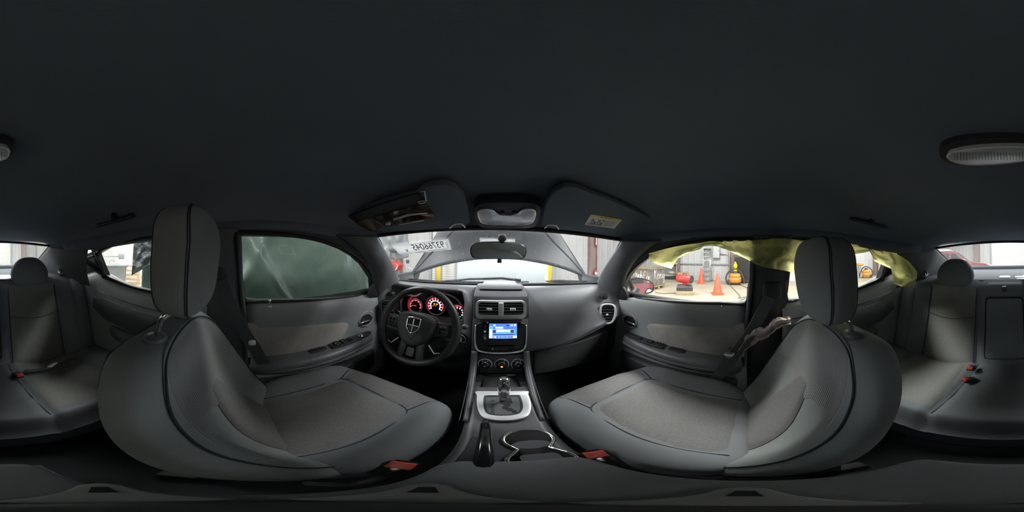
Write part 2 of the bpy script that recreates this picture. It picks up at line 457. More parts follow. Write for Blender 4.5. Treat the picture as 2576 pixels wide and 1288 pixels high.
def clad(name, label, a, b, z0, z1, face):
    """a, b: ends (x, y); face: inward normal"""
    a, b = Vector((*a, 0)), Vector((*b, 0)); L = (b - a).length; d = (b - a).normalized()
    back = MB(); nrm = Vector((*face, 0)); mid = (a + b) / 2 - nrm * .06
    rot = Matrix(((d.x, nrm.x, 0), (d.y, nrm.y, 0), (0, 0, 1)))
    back.box((mid.x, mid.y, (z0 + z1) / 2), (L, .1, z1 - z0), rot)
    w = obj(name, back, 'wall', smooth=False); tag(w, label, kind='structure')
    n = max(1, round(L / 1.05)); pw = L / n
    p0 = None
    for i in range(n):
        if p0 is None:
            mb = rib_panel(pw, z1 - z0); loc = a
            # local frame: x along d, -y towards the room
            mb.v = [Vector((0, 0, 0)) + d * v.x + nrm * (-v.y) + Vector((0, 0, v.z)) for v in mb.v]
            me = bpy.data.meshes.new('wall_panel'); me.from_pydata([tuple(v) for v in mb.v], [], mb.f); me.materials.append(M['wall'])
            p0 = bpy.data.objects.new('wall_panel', me)
            o = p0
        else: o = p0.copy()
        C.objects.link(o); o.parent = w
        q = a + d * (pw * i) - ORG[w.name]; o.location = (q.x, q.y, z0 - ORG[w.name].z)
        ORG[o.name] = ORG[w.name]
    return w
clad('wall_right', 'white ribbed sheet metal wall behind the cones and ladder', (XR, YF), (XR, YB), G, ZT, (-1, 0))
clad('wall_left', 'white ribbed sheet metal wall beyond the grey bin', (XL, YB), (XL, YF), G, ZT, (1, 0))
clad('wall_front', 'white ribbed sheet metal wall between open doorway and red arrow sign', (2.45, YF), (XR, YF), G, ZT, (0, -1))
clad('wall_front', 'white ribbed sheet metal wall behind the red machine', (XL, YF), (-2.45, YF), G, ZT, (0, -1))
clad('wall_back', 'white ribbed sheet metal end wall behind the dark red vehicle', (XR, YB), (XL, YB), G, ZT, (0, 1))
f = obj('wall_front', MB().box((0, YF + .05, 3.6), (4.9, .12, 1.3)), 'wall', smooth=False); tag(f, 'white lintel wall over the open doorway', kind='structure')
# door jambs of the open doorway
for sx, lab in ((-1, 'grey steel door jamb on the driver side of the doorway'), (1, 'grey steel door jamb on the passenger side of the doorway')):
    t = obj('trim_1' if sx < 0 else 'trim_2', MB().box((sx * 2.42, YF - .10, .9), (.16, .22, 4.1)).box((sx * 2.28, YF - .02, .9), (.10, .10, 4.1)), 'greysteel', smooth=False); tag(t, lab, kind='structure')
    t = obj('trim_5' if sx < 0 else 'trim_6', MB().box((sx * 2.17, YF + .16, .9), (.10, .10, 4.1)), 'whitetrim', smooth=False); tag(t, 'white edge trim of the open doorway', kind='structure')
# brown steel columns, placed on the walls
def column(p, w, d, lab, n):
    mb = MB(); mb.box((p[0], p[1], (G + ZT) / 2), (w, .02, ZT - G)) if d == 'y' else mb.box((p[0], p[1], (G + ZT) / 2), (.02, w, ZT - G))
    for s in (-1, 1):
        if d == 'y': mb.box((p[0] + s * w / 2, p[1], (G + ZT) / 2), (.03, .24, ZT - G))
        else: mb.box((p[0], p[1] + s * w / 2, (G + ZT) / 2), (.24, .03, ZT - G))
    o = obj('column_%d' % n, mb, 'brownsteel', smooth=False); tag(o, lab, kind='structure'); return o
cA = at(1491, 640, y=YF - .16); column((cA.x, cA.y), .36, 'y', 'brown steel column carrying the red arrow sign', 1)
cB = at(1004, 620, y=YF - .16); column((cB.x, cB.y), .24, 'y', 'brown steel column behind the red machine', 2)
cC = at(1704, 655, x=XR - .16); column((cC.x, cC.y), .22, 'x', 'brown steel column beside the cardboard box', 3)
cD = at(1842, 655, x=XR - .16); column((cD.x, cD.y), .20, 'x', 'brown steel column beside the black tool cabinet', 4)
cE = at(2458, 640, y=YB + .16); column((cE.x, cE.y), .5, 'y', 'brown steel column behind the dark red vehicle', 5)
cF = at(60, 640, y=YB + .16); column((cF.x, cF.y), .5, 'y', 'brown steel column between the two rear roller doors', 6)
cG = at(2203, 670, x=XR - .16); column((cG.x, cG.y), .25, 'x', 'brown steel column beside the blue hose', 7)
# horizontal girt on the passenger-side wall
o = obj('trim_21', MB().box((XR - .06, 2.2, .02 + at(1740, 664, x=XR).z), (.08, 4.2, .06)), 'greysteel', smooth=False); tag(o, 'grey horizontal rail on the wall behind the stepladder', kind='structure')
# roller doors in the back wall: every slat a piece
def roller(n, x0, x1, label, y=YB + .06, z1=2.9, face=1, pitch=.105):
    d = obj('door_%d' % n, MB().box(((x0 + x1) / 2, y - .02 * face, (G + z1) / 2), (x1 - x0, .02, z1 - G)), 'slat', smooth=False); tag(d, label, kind='structure')
    base = None; k = int((z1 - G) / pitch)
    for i in range(k):
        if base is None:
            h = pitch; m = MB(); L = x1 - x0
            pr = [(0, 0), (.012, .006), (h * .5, .018), (h - .012, .006), (h, 0)]
            m.add([((x0 if e == 0 else x1), y + face * dd, G + zz) for e in (0, 1) for zz, dd in pr], [(j, j + 1, 6 + j, 5 + j) for j in range(4)])
            base = obj('slat', m, 'slat', d); continue
        copy_child(base, d, (0, 0, i * pitch))
    for xx in (x0, x1):
        obj('side_track', MB().box((xx, y + face * .05, (G + z1) / 2), (.12, .12, z1 - G)), 'greysteel', d, smooth=False)
    return d
a, b = at(2494, 650, y=YB).x, at(27, 650, y=YB).x
roller(1, min(a, b), max(a, b), 'white slatted roller door straight behind the rear window')
b2 = at(91, 650, y=YB).x
roller(2, b2 - 3.6, b2, 'white slatted roller door nearer the grey bin')
c1 = at(1086, 590, y=YF).x
# a white slatted roller hood seen beside the raised bonnet
roller(3, c1, c1 + 1.15, 'white slatted shutter edge at the driver side of the doorway', y=YF - .04, z1=2.6, face=-1)

# ================================================================ THE SETTING: car shell
def xside(z): return .69 - .4 * (z + .2)
HL = [  # y side, y centre, half width, z at rail, z at centre
    (0.00, .565, .615, .53, .088, .106), (.05, .53, .575, .545, .086, .142), (.12, .46, .49, .56, .082, .175), (.22, .34, .35, .572, .077, .203), (.35, .17, .17, .58, .076, .226),
    (.5, -.06, -.06, .582, .077, .236), (.6, -.25, -.25, .58, .074, .233), (.7, -.45, -.46, .57, .062, .220), (.8, -.64, -.67, .55, .045, .195), (.9, -.84, -.90, .515, .04, .150), (1.0, -1.05, -1.13, .47, .066, .102)]
def head_pt(u, v):
    ys, yc, xs, zs, zc = stab(HL, v)
    th = pi * u; c, s = cos(th), sin(th)
    x = -xs * (abs(c) ** .62) * (1 if c > 0 else -1); k = s ** .62
    # shallow pads over each seat row, a raised cross-car band between them
    band = .010 * math.exp(-((lerp(ys, yc, k) + .08) / .10) ** 2) * sstep(.35, .8, abs(x) / xs)
    return (x, lerp(ys, yc, k), zs + (zc - zs) * k - band)
o = obj('ceiling', MB().grid(head_pt, 65, 60), 'headliner'); tag(o, 'charcoal cloth headliner of the car', kind='structure')
md = o.modifiers.new('thick', 'SOLIDIFY'); md.thickness = .012; md.offset = 1
def roof_pt(u, v):
    x, y, z = head_pt(u, v); return (x * 1.08, y * 1.02, z + .05 - .03 * abs(x) / .58)
o = obj('roof', MB().grid(roof_pt, 33, 30), 'body'); tag(o, 'grey painted roof skin of the car', kind='structure')
for s in (-1, 1):
    rows = []
    for k in range(25):
        ys, yc, xs_, zs, zc = stab(HL, k / 24 * .93)
        rows.append([(s * (xs_ - .004), ys, zs + .004), (s * (xs_ + .012), ys, zs - .012), (s * (xs_ + .045), ys, zs - .014), (s * (xs_ + .050), ys, zs + .06), (s * (xs_ - .002), ys, zs + .05)])
    o = obj('trim_3' if s < 0 else 'trim_4', MB().loft(rows), 'headliner'); tag(o, 'charcoal roof rail above the ' + ('driver' if s < 0 else 'passenger') + ' side windows', kind='structure')
# carpeted floor pan, firewall, rear bulkhead, outer sills that close the shell
mb = MB().box((0, -.1, -.90), (1.56, 2.6, .04)).box((0, -.62, -.80), (1.3, .5, .16))
o = obj('floor', mb, 'carpet', smooth=False); tag(o, 'black carpet floor of the car', kind='structure')
mb = MB().box((0, 1.16, -.56), (1.56, .04, .72)).box((0, 1.02, -.80), (1.5, .3, .2))
o = obj('wall_front', mb, 'carpet', smooth=False); tag(o, 'black firewall under the dashboard', kind='structure')
mb = MB().box((0, -1.28, -.55), (1.5, .05, .74))
o = obj('wall_back', mb, 'carpet', smooth=False); tag(o, 'black bulkhead behind the rear bench', kind='structure')
for s in (-1, 1):
    mb = MB(); rows = []
    for y in (-1.95, -1.3, -.8, -.3, .2, .7, 1.0, 1.3, 2.1):
        zt = -.215 + .06 * sstep(-.6, -1.5, y) - .30 * sstep(.95, 1.25, y)
        rows.append([(s * x, y, z) for x, z in ((.705, zt - .02), (.73, zt), (.80, zt - .06), (.87, min(-.42, zt - .12)), (.86, -.70), (.78, -.92), (.70, -.92))])
    mb.loft(rows, closed=False, cap=False)
    o = obj('wall_left' if s < 0 else 'wall_right', mb, 'body', solid=.004); tag(o, 'grey painted outer flank of the car, ' + ('driver' if s < 0 else 'passenger') + ' side', kind='structure')
    # kick panel in front of the door
    o = obj('trim_7' if s < 0 else 'trim_8', MB().box((s * .72, .98, -.52), (.05, .5, .74)), 'dashlow', bevel=.01); tag(o, 'black kick panel beside the ' + ('driver' if s < 0 else 'passenger') + ' footwell', kind='structure')

# windshield
def ws_y(x, z):
    t = (z - .105) / (-.29); yc = .615 + .445 * t; k = lerp(.055 / .53 ** 2, .145 / .64 ** 2, max(0, min(1, t)))
    return yc - k * x * x
def on_ws(px, py, off=0.0):
    return atf(px, py, lambda p: p.y + off - ws_y(p.x, p.z))
def ws_pt(u, v):
    w = lerp(.545, .66, v); x = (2 * u - 1) * w
    z = lerp(.106, -.19, v) - .018 * (1 - v) * (2 * u - 1) ** 2 + .012 * v * (2 * u - 1) ** 2
    return (x, ws_y(x, z), z)
o = obj('window_1', MB().grid(ws_pt, 33, 17), 'wsglass', solid=.004); tag(o, 'raked windshield glass with small specks', kind='structure')
edge = [ws_pt(0, v / 12) for v in range(13)] + [ws_pt(u / 20, 1) for u in range(1, 20)] + [ws_pt(1, 1 - v / 12) for v in range(13)] + [ws_pt(1 - u / 20, 0) for u in range(1, 20)]
obj('rubber_seal', MB().tube(edge, .009, 6, True), 'rubber', o)
random.seed(3)
sp = MB()
for i in range(70):
    p = Vector(ws_pt(random.uniform(.1, .9), random.uniform(.15, .92))) - Vector((0, .004, .004)); sp.pillow(p, [random.uniform(.0008, .002)] * 3, 1, 1, 6, 4)
e = obj('glass_specks', sp, 'paper', o); e['kind'] = 'stuff'
# rear window
def rw_pt(u, v):
    w = lerp(.475, .60, v); x = (2 * u - 1) * w; q = (2 * u - 1) ** 2
    return (x, lerp(-1.115, -1.95, v) + .065 * q, lerp(.10, -.135, v) - .034 * q * (1 - v))
o = obj('window_2', MB().grid(rw_pt, 21, 13), 'rearglass', solid=.004); tag(o, 'sloping rear window glass of the car', kind='structure')
edge = [rw_pt(0, v / 8) for v in range(9)] + [rw_pt(u / 14, 1) for u in range(1, 14)] + [rw_pt(1, 1 - v / 8) for v in range(9)] + [rw_pt(1 - u / 14, 0) for u in range(1, 14)]
obj('rubber_seal', MB().tube(edge, .008, 6, True), 'rubber', o)

# pillars
for s in (-1, 1):
    who = 'driver' if s < 0 else 'passenger'
    W = [(.535, .562, .090), (.553, .625, .045), (.575, .70, -.005), (.60, .785, -.065), (.628, .87, -.13), (.65, .95, -.20)]
    D = [(.575, .37, .078), (.585, .47, .030), (.600, .545, -.020), (.625, .615, -.085), (.658, .675, -.16), (.69, .74, -.26)]
    W = smooth_poly(W, 5, False); D = smooth_poly(D, 5, False)
    def ap(u, v, W=W, D=D, s=s):
        i = min(int(v * (len(W) - 1) + .5), len(W) - 1); a, b = W[i], D[i]
        p = a.lerp(b, u); n = Vector((-.75, -.25, -.25)).normalized(); bul = .030 * sin(pi * u) ** .7 + .006
        p = p + n * bul; return (p.x * s, p.y, p.z)
    o = obj('trim_9' if s < 0 else 'trim_10', MB().grid(ap, 13, len(W)), 'pillar', solid=.006); tag(o, f'curved grey windshield pillar trim on the {who} side', kind='structure')
    # small black sail panel at the foot of the pillar where the mirror is mounted
    mp = [(s * .665, .66, -.245), (s * .672, .775, -.262), (s * .655, .745, -.185), (s * .645, .70, -.165), (s * .648, .665, -.185)]
    o = obj('trim_11' if s < 0 else 'trim_12', MB().prism(smooth_poly(mp, 3), (s * .02, 0, 0)), 'black', bevel=.006); tag(o, f'black sail panel by the {who} side mirror', kind='structure')
    # centre pillar
    rows = []
    for z, x, y0, y1 in ((.085, .565, -.155, .0), (.03, .582, -.15, -.01), (-.08, .622, -.145, -.012), (-.2, .66, -.15, -.005), (-.35, .678, -.17, .012), (-.6, .68, -.20, .02), (-.86, .68, -.21, .03)):
        ring = [(s * (x + .07), y0 - .01, z), (s * (x + .012), y0, z), (s * x, y0 + .02, z), (s * x, y1 - .02, z), (s * (x + .012), y1, z), (s * (x + .07), y1 + .01, z)]
        rows.append(ring)
    o = obj('trim_13' if s < 0 else 'trim_14', MB().loft(rows, closed=False, cap=False), 'pillar' if s < 0 else 'black', bevel=.006, solid=.004); tag(o, f'centre door pillar trim on the {who} side', kind='structure')
    obj('weather_strip', MB().tube([(s * (x + .004), y, z) for x, y, z in ((.572, -.004, .075), (.588, .0, .02), (.626, .003, -.08), (.664, .012, -.2), (.676, .03, -.35), (.678, .036, -.55))], .009, 8), 'pillar', o)
    # rear quarter panel
    A, B = Vector((.472, -1.055, .066)), Vector((.598, -1.90, -.135))
    def cp(u, v, s=s):
        if v < .5:
            k = v * 2; top = Vector((.562, -.72, .035)).lerp(A, k); bot = Vector((.655, -.83, -.20)).lerp(Vector((.60, -1.0, -.19)), k)
        else:
            k = (v - .5) * 2; top = A.lerp(B, k); bot = Vector((.60, -1.0, -.19)).lerp(Vector((.63, -1.93, -.19)), k)
        p = top.lerp(bot, u); bul = .02 * sin(pi * u); return (s * (p.x - bul), p.y, p.z)
    o = obj('trim_15' if s < 0 else 'trim_16', MB().grid(cp, 9, 21), 'pillar', solid=.004); tag(o, f'grey rear quarter trim beside the rear window, {who} side', kind='structure')
    # belt outlet hole
    h = at(153, 676, x=-.545) if s < 0 else at(2327, 683, x=.545)
    obj('belt_slot', MB().pillow((h.x - s * .004, h.y, h.z), (.012, .018, .026), .8, .8, 16, 10, rot=Matrix.Rotation(.5 * -s, 3, 'X')), 'rubber', o)
    obj('slot_rim', MB().tube([(h.x - s * .012, h.y + .017 * cos(t), h.z - .012 - .017 * sin(t)) for t in [k * pi / 8 for k in range(9)]], .004, 6), 'satin', o)
    bp = [(-.70, -.14), (-.704, .03), (-.80, .012), (-.95, -.02), (-1.3, -.06), (-1.3, -.26), (-.70, -.26)]
    o = obj('trim_19' if s < 0 else 'trim_20', MB().prism([(s * (xside(z) + .03), y, z) for y, z in bp], (s * .01, 0, 0)), 'black', smooth=False); tag(o, f'black quarter panel behind the rear door glass, {who} side', kind='structure')
# parcel shelf
mb = MB().box((0, -1.50, -.165), (1.26, .95, .03))
o = obj('trim_17', mb, 'shelf', bevel=.008); tag(o, 'blue-grey cloth parcel shelf under the rear window', kind='structure')
mb = MB().box((0, -1.93, -.135), (1.2, .06, .05)); obj('shelf_edge', mb, 'shelf', o, bevel=.01)
# cowl at the foot of the windshield
mb = MB().grid(lambda u, v: ((2 * u - 1) * .72, 1.09 + .16 * v - .13 * (2 * u - 1) ** 2, -.215 - .03 * v), 21, 4)
o = obj('trim_18', mb, 'black', solid=.01); tag(o, 'black cowl panel below the windshield', kind='structure')
# ================================================================ CAR DOORS
FW = [(.027, -.2), (.144, -.205), (.311, -.218), (.468, -.23), (.607, -.242), (.735, -.256), (.676, -.139), (.582, -.06), (.497, -.01), (.417, .022), (.33, .045), (.258, .058), (.178, .066), (.091, .07), (.01, .07), (-.012, .066), (-.02, .048), (-.007, -.033), (.011, -.121)]
RW = [(-.155, -.19), (-.389, -.179), (-.515, -.167), (-.60, -.146), (-.678, -.12), (-.688, -.05), (-.695, .007), (-.6, .036), (-.511, .053), (-.405, .063), (-.327, .066), (-.18, .066), (-.158, .05)]
QW = [(-.700, -.112), (-.715, -.04), (-.722, -.008), (-.80, -.022), (-.862, -.036), (-.80, -.075)]
def offset_poly(poly, d):
    out = []; n = len(poly)
    area = sum(poly[i][0] * poly[(i + 1) % n][1] - poly[(i + 1) % n][0] * poly[i][1] for i in range(n)); sg = 1 if area > 0 else -1
    for i in range(n):
        a, b, c = Vector(poly[i - 1]), Vector(poly[i]), Vector(poly[(i + 1) % n])
        t = ((b - a).normalized() + (c - b).normalized()); t = t.normalized() if t.length > 1e-6 else (c - b).normalized()
        nrm = Vector((t.y, -t.x)) * sg; out.append(tuple(b + nrm * d))
    return out
def map_side(poly, s, dx=0.0): return [(s * (xside(z) + dx), y, z) for y, z in poly]
def sm2(poly, n=3): return [(p.x, p.y) for p in smooth_poly([(a, b, 0) for a, b in poly], n)]
def door_window(parent, poly, s, frame=.05, glass='glass', nm='window_frame'):
    op = [(y, min(z, .082)) for y, z in offset_poly(poly, frame)]
    obj(nm, MB().prism(map_side(op, s, -.004), (s * .035, 0, 0), [map_side(poly, s, -.004)]), 'black', parent, smooth=False)
    obj('window_seal', MB().tube(map_side(sm2(poly), s, -.006), .008, 6, True), 'rubber', parent)
    obj('window_pane', MB().prism(map_side(offset_poly(poly, .01), s, .012), (s * .004, 0, 0)), glass, parent, smooth=False)
def lock_knob(parent, p, s):
    k = obj('lock_knob', MB().lathe([(.004, -.01), (.004, .014), (.0065, .018), (.0065, .028), (.004, .031)], p, (0, 0, 1), 12), 'chrome', parent)
    obj('knob_collar', MB().lathe([(.011, -.004), (.013, 0), (.011, .004)], p, (0, 0, 1), 16), 'satin', k)
def handle_set(parent, y, z, s, x=.664):
    k = obj('handle_bezel', MB().tube([(s * x, y + .055 * cos(t) ** 1, z + .045 * sin(t)) for t in [i * pi / 12 for i in range(24)]], .006, 6, True), 'door', parent)
    obj('handle_recess', MB().pillow((s * (x + .003), y, z), (.006, .053, .043), .5, .8, 24, 8), 'rubber', k)
    obj('handle_lever', MB().pillow((s * (x - .012), y - .018, z - .012), (.008, .036, .009), .6, .5, 20, 10), 'chrome', parent)
def front_door(s):
    who = 'driver' if s < 0 else 'passenger'
    lab = 'black front door with four window switches beside the driver seat' if s < 0 else 'black front door with single window switch beside the passenger seat'
    D = thing('car_door_assembly', lab, 'car door', (s * .72, .36, -.86))
    door_window(D, FW, s)
    bot = [(y, z) for y, z in FW[:6]]
    def zs(y): return table(bot, y)[0]
    PR = [(0, .706), (.010, .684), (.035, .668), (.07, .662), (.115, .664), (.16, .668), (.30, .668), (.40, .664), (.55, .66)]
    def dp(u, v):
        y = lerp(.012, .80, u); d = [0, .004, .010, .02, .035, .05, .07, .09, .115, .14, .16, .2, .25, .3, .36, .42, .48, .55][round(v * 17)]
        x = stab(PR, d)[0] + .03 * sstep(.06, .012, y)
        return (s * x, y, zs(y) + .006 - d * 1.1)
    obj('upper_panel', MB().grid(dp, 40, 18), 'door', D, solid=.003)
    ins = [(.03, -.290), (.15, -.303), (.30, -.325), (.45, -.350), (.497, -.364), (.508, -.385), (.495, -.415), (.462, -.463), (.36, -.470), (.226, -.472), (.03, -.476)]
    obj('cloth_insert', MB().prism([(s * .662, y, z) for y, z in ins], (s * .012, 0, 0)), 'insert', D, bevel=.008, seg=3)
    # armrest
    rows = []
    for y, zt, xi in ((.668, -.470, .655), (.655, -.463, .632), (.63, -.459, .612), (.58, -.457, .600), (.48, -.460, .592), (.36, -.466, .590), (.22, -.470, .594), (.10, -.472, .602), (.03, -.473, .61)):
        rows.append([(s * .69, y, zt), (s * .665, y, zt), (s * lerp(.66, xi, .6), y, zt - .004), (s * xi, y, zt - .022), (s * (xi - .004), y, zt - .045), (s * (xi + .006), y, zt - .078), (s * .645, y, zt - .108), (s * .69, y, zt - .115)])
    A = obj('armrest', MB().loft(rows), 'console', D, sub=1)
    for dz, r in ((-.046, .0018), (-.055, .0013)):
        obj('piping', MB().tube([(s * (xi - .0045), y, zt + dz) for y, zt, xi in ((.64, -.461, .615), (.58, -.457, .600), (.48, -.460, .592), (.36, -.466, .590), (.22, -.470, .594), (.10, -.472, .602))], r, 5), 'lightthread', A)
    # switch plate and pull cup on top of the armrest
    pl = [(.645, .640), (.652, .60), (.655, .50), (.655, .385), (.612, .385), (.607, .50), (.612, .60), (.630, .645)]
    P = obj('switch_plate', MB().prism([(s * x, y, -.4605 + .03 * (.66 - x) * -1 - .01 * (.6 - y) * .5) for x, y in pl], (0, 0, .006)), 'black', D, bevel=.002)
    if s < 0:
        for y in (.415, .455):
            for x in (.622, .643):
                b = obj('window_switch', MB().box((s * x, y, -.452), (.016, .026, .008)), 'gloss', P, bevel=.002)
        for y in (.485, .497): obj('lock_switch', MB().box((s * .632, y, -.452), (.028, .008, .006)), 'gloss', P, bevel=.001)
        obj('mirror_knob', MB().lathe([(.019, 0), (.019, .004), (.011, .006), (.010, .013), (.0, .014)], (s * .632, .565, -.455), (0, 0, 1), 20), 'darkchrome', P)
        for y in (.405, .427, .445, .467):
            obj('switch_mark', MB().box((s * .624, y, -.4475), (.003, .002, .0006)), 'paper', P, smooth=False)
    else:
        obj('switch_well', MB().pillow((s * .632, .565, -.4515), (.013, .05, .004), .4, .5, 20, 6), 'rubber', P)
        obj('window_switch', MB().box((s * .632, .465, -.451), (.02, .03, .009)), 'gloss', P, bevel=.002)
        for y in (.43, .415, .40): obj('lock_switch', MB().box((s * .64, y, -.453), (.022, .006, .005)), 'black', P, bevel=.001)
    obj('pull_cup', MB().pillow((s * .645, .325, -.474), (.018, .045, .010), .5, .5, 24, 8), 'rubber', D)
    # lower pocket
    rows = []
    for y, k in ((.70, 0), (.66, .5), (.58, 1), (.40, 1), (.2, 1), (.05, .9)):
        rows.append([(s * .675, y, -.615 + .0 * k), (s * (.665 - .035 * k), y, -.618), (s * (.655 - .045 * k), y, -.66), (s * (.66 - .03 * k), y, -.78), (s * .68, y, -.82)])
    obj('map_pocket', MB().loft(rows, closed=False, cap=False), 'dashlow', D, solid=.004, sub=1)
    obj('pocket_lip', MB().tube([(s * .628, .60, -.622), (s * .622, .5, -.628), (s * .622, .42, -.632), (s * .64, .38, -.634)], .004, 6), 'pillar', D)
    handle_set(D, .635, -.378, s)
    lk = at(678, 770, x=-.682) if s < 0 else at(1817, 783, x=.682)
    lock_knob(D, (lk.x, lk.y, lk.z), s)
    return D
front_door(-1); front_door(1)
def rear_door(s):
    lab = 'black rear door near the grey bin, behind the driver seat' if s < 0 else 'black rear door under the hanging yellow airbag'
    D = thing('car_door_assembly', lab, 'car door', (s * .72, -.5, -.86))
    door_window(D, RW, s); door_window(D, QW, s, .02, 'suvglass', 'quarter_frame')
    obj('divider_bar', MB().tube([(s * (xside(z) - .008), y, z) for y, z in ((-.686, -.115), (-.694, -.05), (-.704, .012))], .009, 6), 'pillar', D)
    bot = [(-.95, -.145), (-.80, -.105), (-.678, -.125), (-.6, -.150), (-.515, -.170), (-.389, -.182), (-.12, -.195)]
    def dp(u, v):
        y = lerp(-.90, -.13, u); d = [0, .004, .012, .025, .04, .06, .09, .12, .15, .2, .26, .32, .40, .5][round(v * 13)]
        x = stab([(0, .70), (.012, .675), (.04, .655), (.08, .658), (.15, .664), (.3, .662), (.5, .66)], d)[0]
        return (s * x, y, table(bot, y)[0] + .006 - d * 1.3)
    obj('upper_panel', MB().grid(dp, 36, 14), 'door', D, solid=.003)
    ins = [(-.155, -.30), (-.30, -.295), (-.45, -.285), (-.60, -.27), (-.72, -.26), (-.80, -.28), (-.81, -.34), (-.70, -.39), (-.5, -.42), (-.3, -.44), (-.155, -.45)]
    obj('cloth_insert', MB().prism([(s * .655, y, z) for y, z in ins], (s * .012, 0, 0)), 'pillar', D, bevel=.008, seg=3)
    rows = []
    for y, zt, xi in ((-.17, -.45, .645), (-.2, -.445, .61), (-.3, -.44, .598), (-.45, -.43, .600), (-.58, -.42, .612), (-.66, -.41, .645)):
        rows.append([(s * .68, y, zt), (s * .66, y, zt), (s * lerp(.66, xi, .6), y, zt - .004), (s * xi, y, zt - .02), (s * (xi - .002), y, zt - .04), (s * (xi + .01), y, zt - .07), (s * .68, y, zt - .11)])
    A = obj('armrest', MB().loft(rows), 'console', D, sub=1)
    obj('seam', MB().tube([(s * .652, y, z) for y, z in ((-.17, -.30 + .03), (-.35, -.262), (-.5, -.25), (-.65, -.235), (-.78, -.215))], .002, 5), 'rubber', D)
    handle_set(D, -.30, -.33, s)
    lk = at(249, 712, x=-.665) if s < 0 else at(2234, 722, x=.665)
    lock_knob(D, (lk.x, lk.y, lk.z), s)
rear_door(-1); rear_door(1)

# ================================================================ DASHBOARD
DB = thing('dashboard', 'wide grey soft-touch dashboard with silver-rimmed vents', 'dashboard', (0, .86, -.62))
# section rows: top front -> lip -> underside, for each x
def dash_rows(x):
    k = x * x; yf = 1.045 - .30 * k
    edge = sstep(.55, .68, abs(x))
    low = -.455 + .10 * sstep(.15, .68, x) if x > 0 else -.46
    yl = .665 + .03 * edge
    return [(yf, -.196), (.95 - .18 * k, -.180 - .01 * edge), (.87 - .06 * k, -.172 - .02 * edge), (.80, -.178 - .03 * edge), (.755, -.205 - .04 * edge), (.715 + .01 * edge, -.25 - .04 * edge),
            (.69 + .012 * edge, -.31 - .02 * edge), (.672 + .02 * edge, -.37 + .01 * edge), (yl, low + .022), (yl + .004, low + .004), (yl + .03, low - .012), (.74, low - .03), (.76, -.62), (.86, -.80)]
xs = [.10, .16, .24, .32, .40, .48, .54, .60, .65, .69, .715]
obj('passenger_pad', MB().loft([[(x, y, z) for y, z in dash_rows(x)[:11]] for x in xs], closed=False, cap=False), 'dash', DB, solid=.004, sub=1)
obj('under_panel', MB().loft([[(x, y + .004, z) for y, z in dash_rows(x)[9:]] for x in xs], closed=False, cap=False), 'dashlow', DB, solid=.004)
# crease along the passenger pad
def pad_pt(x, t):
    r = dash_rows(x); i = min(int(t), len(r) - 2); k = t - i; return Vector((x, lerp(r[i][0], r[i + 1][0], k), lerp(r[i][1], r[i + 1][1], k)))
obj('lower_trim', MB().tube([pad_pt(x, 9.2) + Vector((0, -.004, -.002)) for x in (.17, .25, .33, .41, .49, .56, .62)], .0035, 6), 'satin' if False else 'dashlow', DB)
obj('glove_box', MB().prism([(.16, .735, -.50), (.40, .735, -.485), (.60, .735, -.46), (.60, .76, -.68), (.16, .76, -.70)], (0, .03, 0)), 'dashlow', DB, bevel=.012)
def drv_rows(x):
    k = x * x; yf = 1.045 - .30 * k; e = sstep(.60, .64, -x) + sstep(.19, .165, -x); e = min(1, e)
    ybrow = lerp(.815, .80, e)
    return [(yf, -.196), (.95 - .18 * k, -.180), (.88 - .05 * k, -.172), (ybrow + .012, -.176 + .0), (ybrow - .008, -.186 - .012 * e), (lerp(.83, .765, e), -.20 - .02 * e), (lerp(.905, .745, e), lerp(-.215, -.25, e)), (lerp(.905, .735, e), lerp(-.30, -.30, e)),
            (lerp(.895, .73, e), -.375), (lerp(.80, .728, e), lerp(-.400, -.41, e)), (.735, -.455), (.74, -.49), (.76, -.62), (.86, -.80)]
xd = [-.715, -.69, -.66, -.635, -.61, -.595, -.56, -.48, -.39, -.30, -.22, -.19, -.175, -.15, -.10]
obj('driver_pad', MB().loft([[(x, y, z) for y, z in drv_rows(x)[:11]] for x in xd], closed=False, cap=False), 'dash', DB, solid=.004)
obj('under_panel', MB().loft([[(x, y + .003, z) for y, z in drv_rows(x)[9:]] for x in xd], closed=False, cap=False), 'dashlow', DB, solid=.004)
obj('knee_panel', MB().prism([(-.64, .728, -.44), (-.12, .728, -.44), (-.12, .76, -.66), (-.64, .76, -.66)], (0, .02, 0)), 'dashlow', DB, bevel=.012)
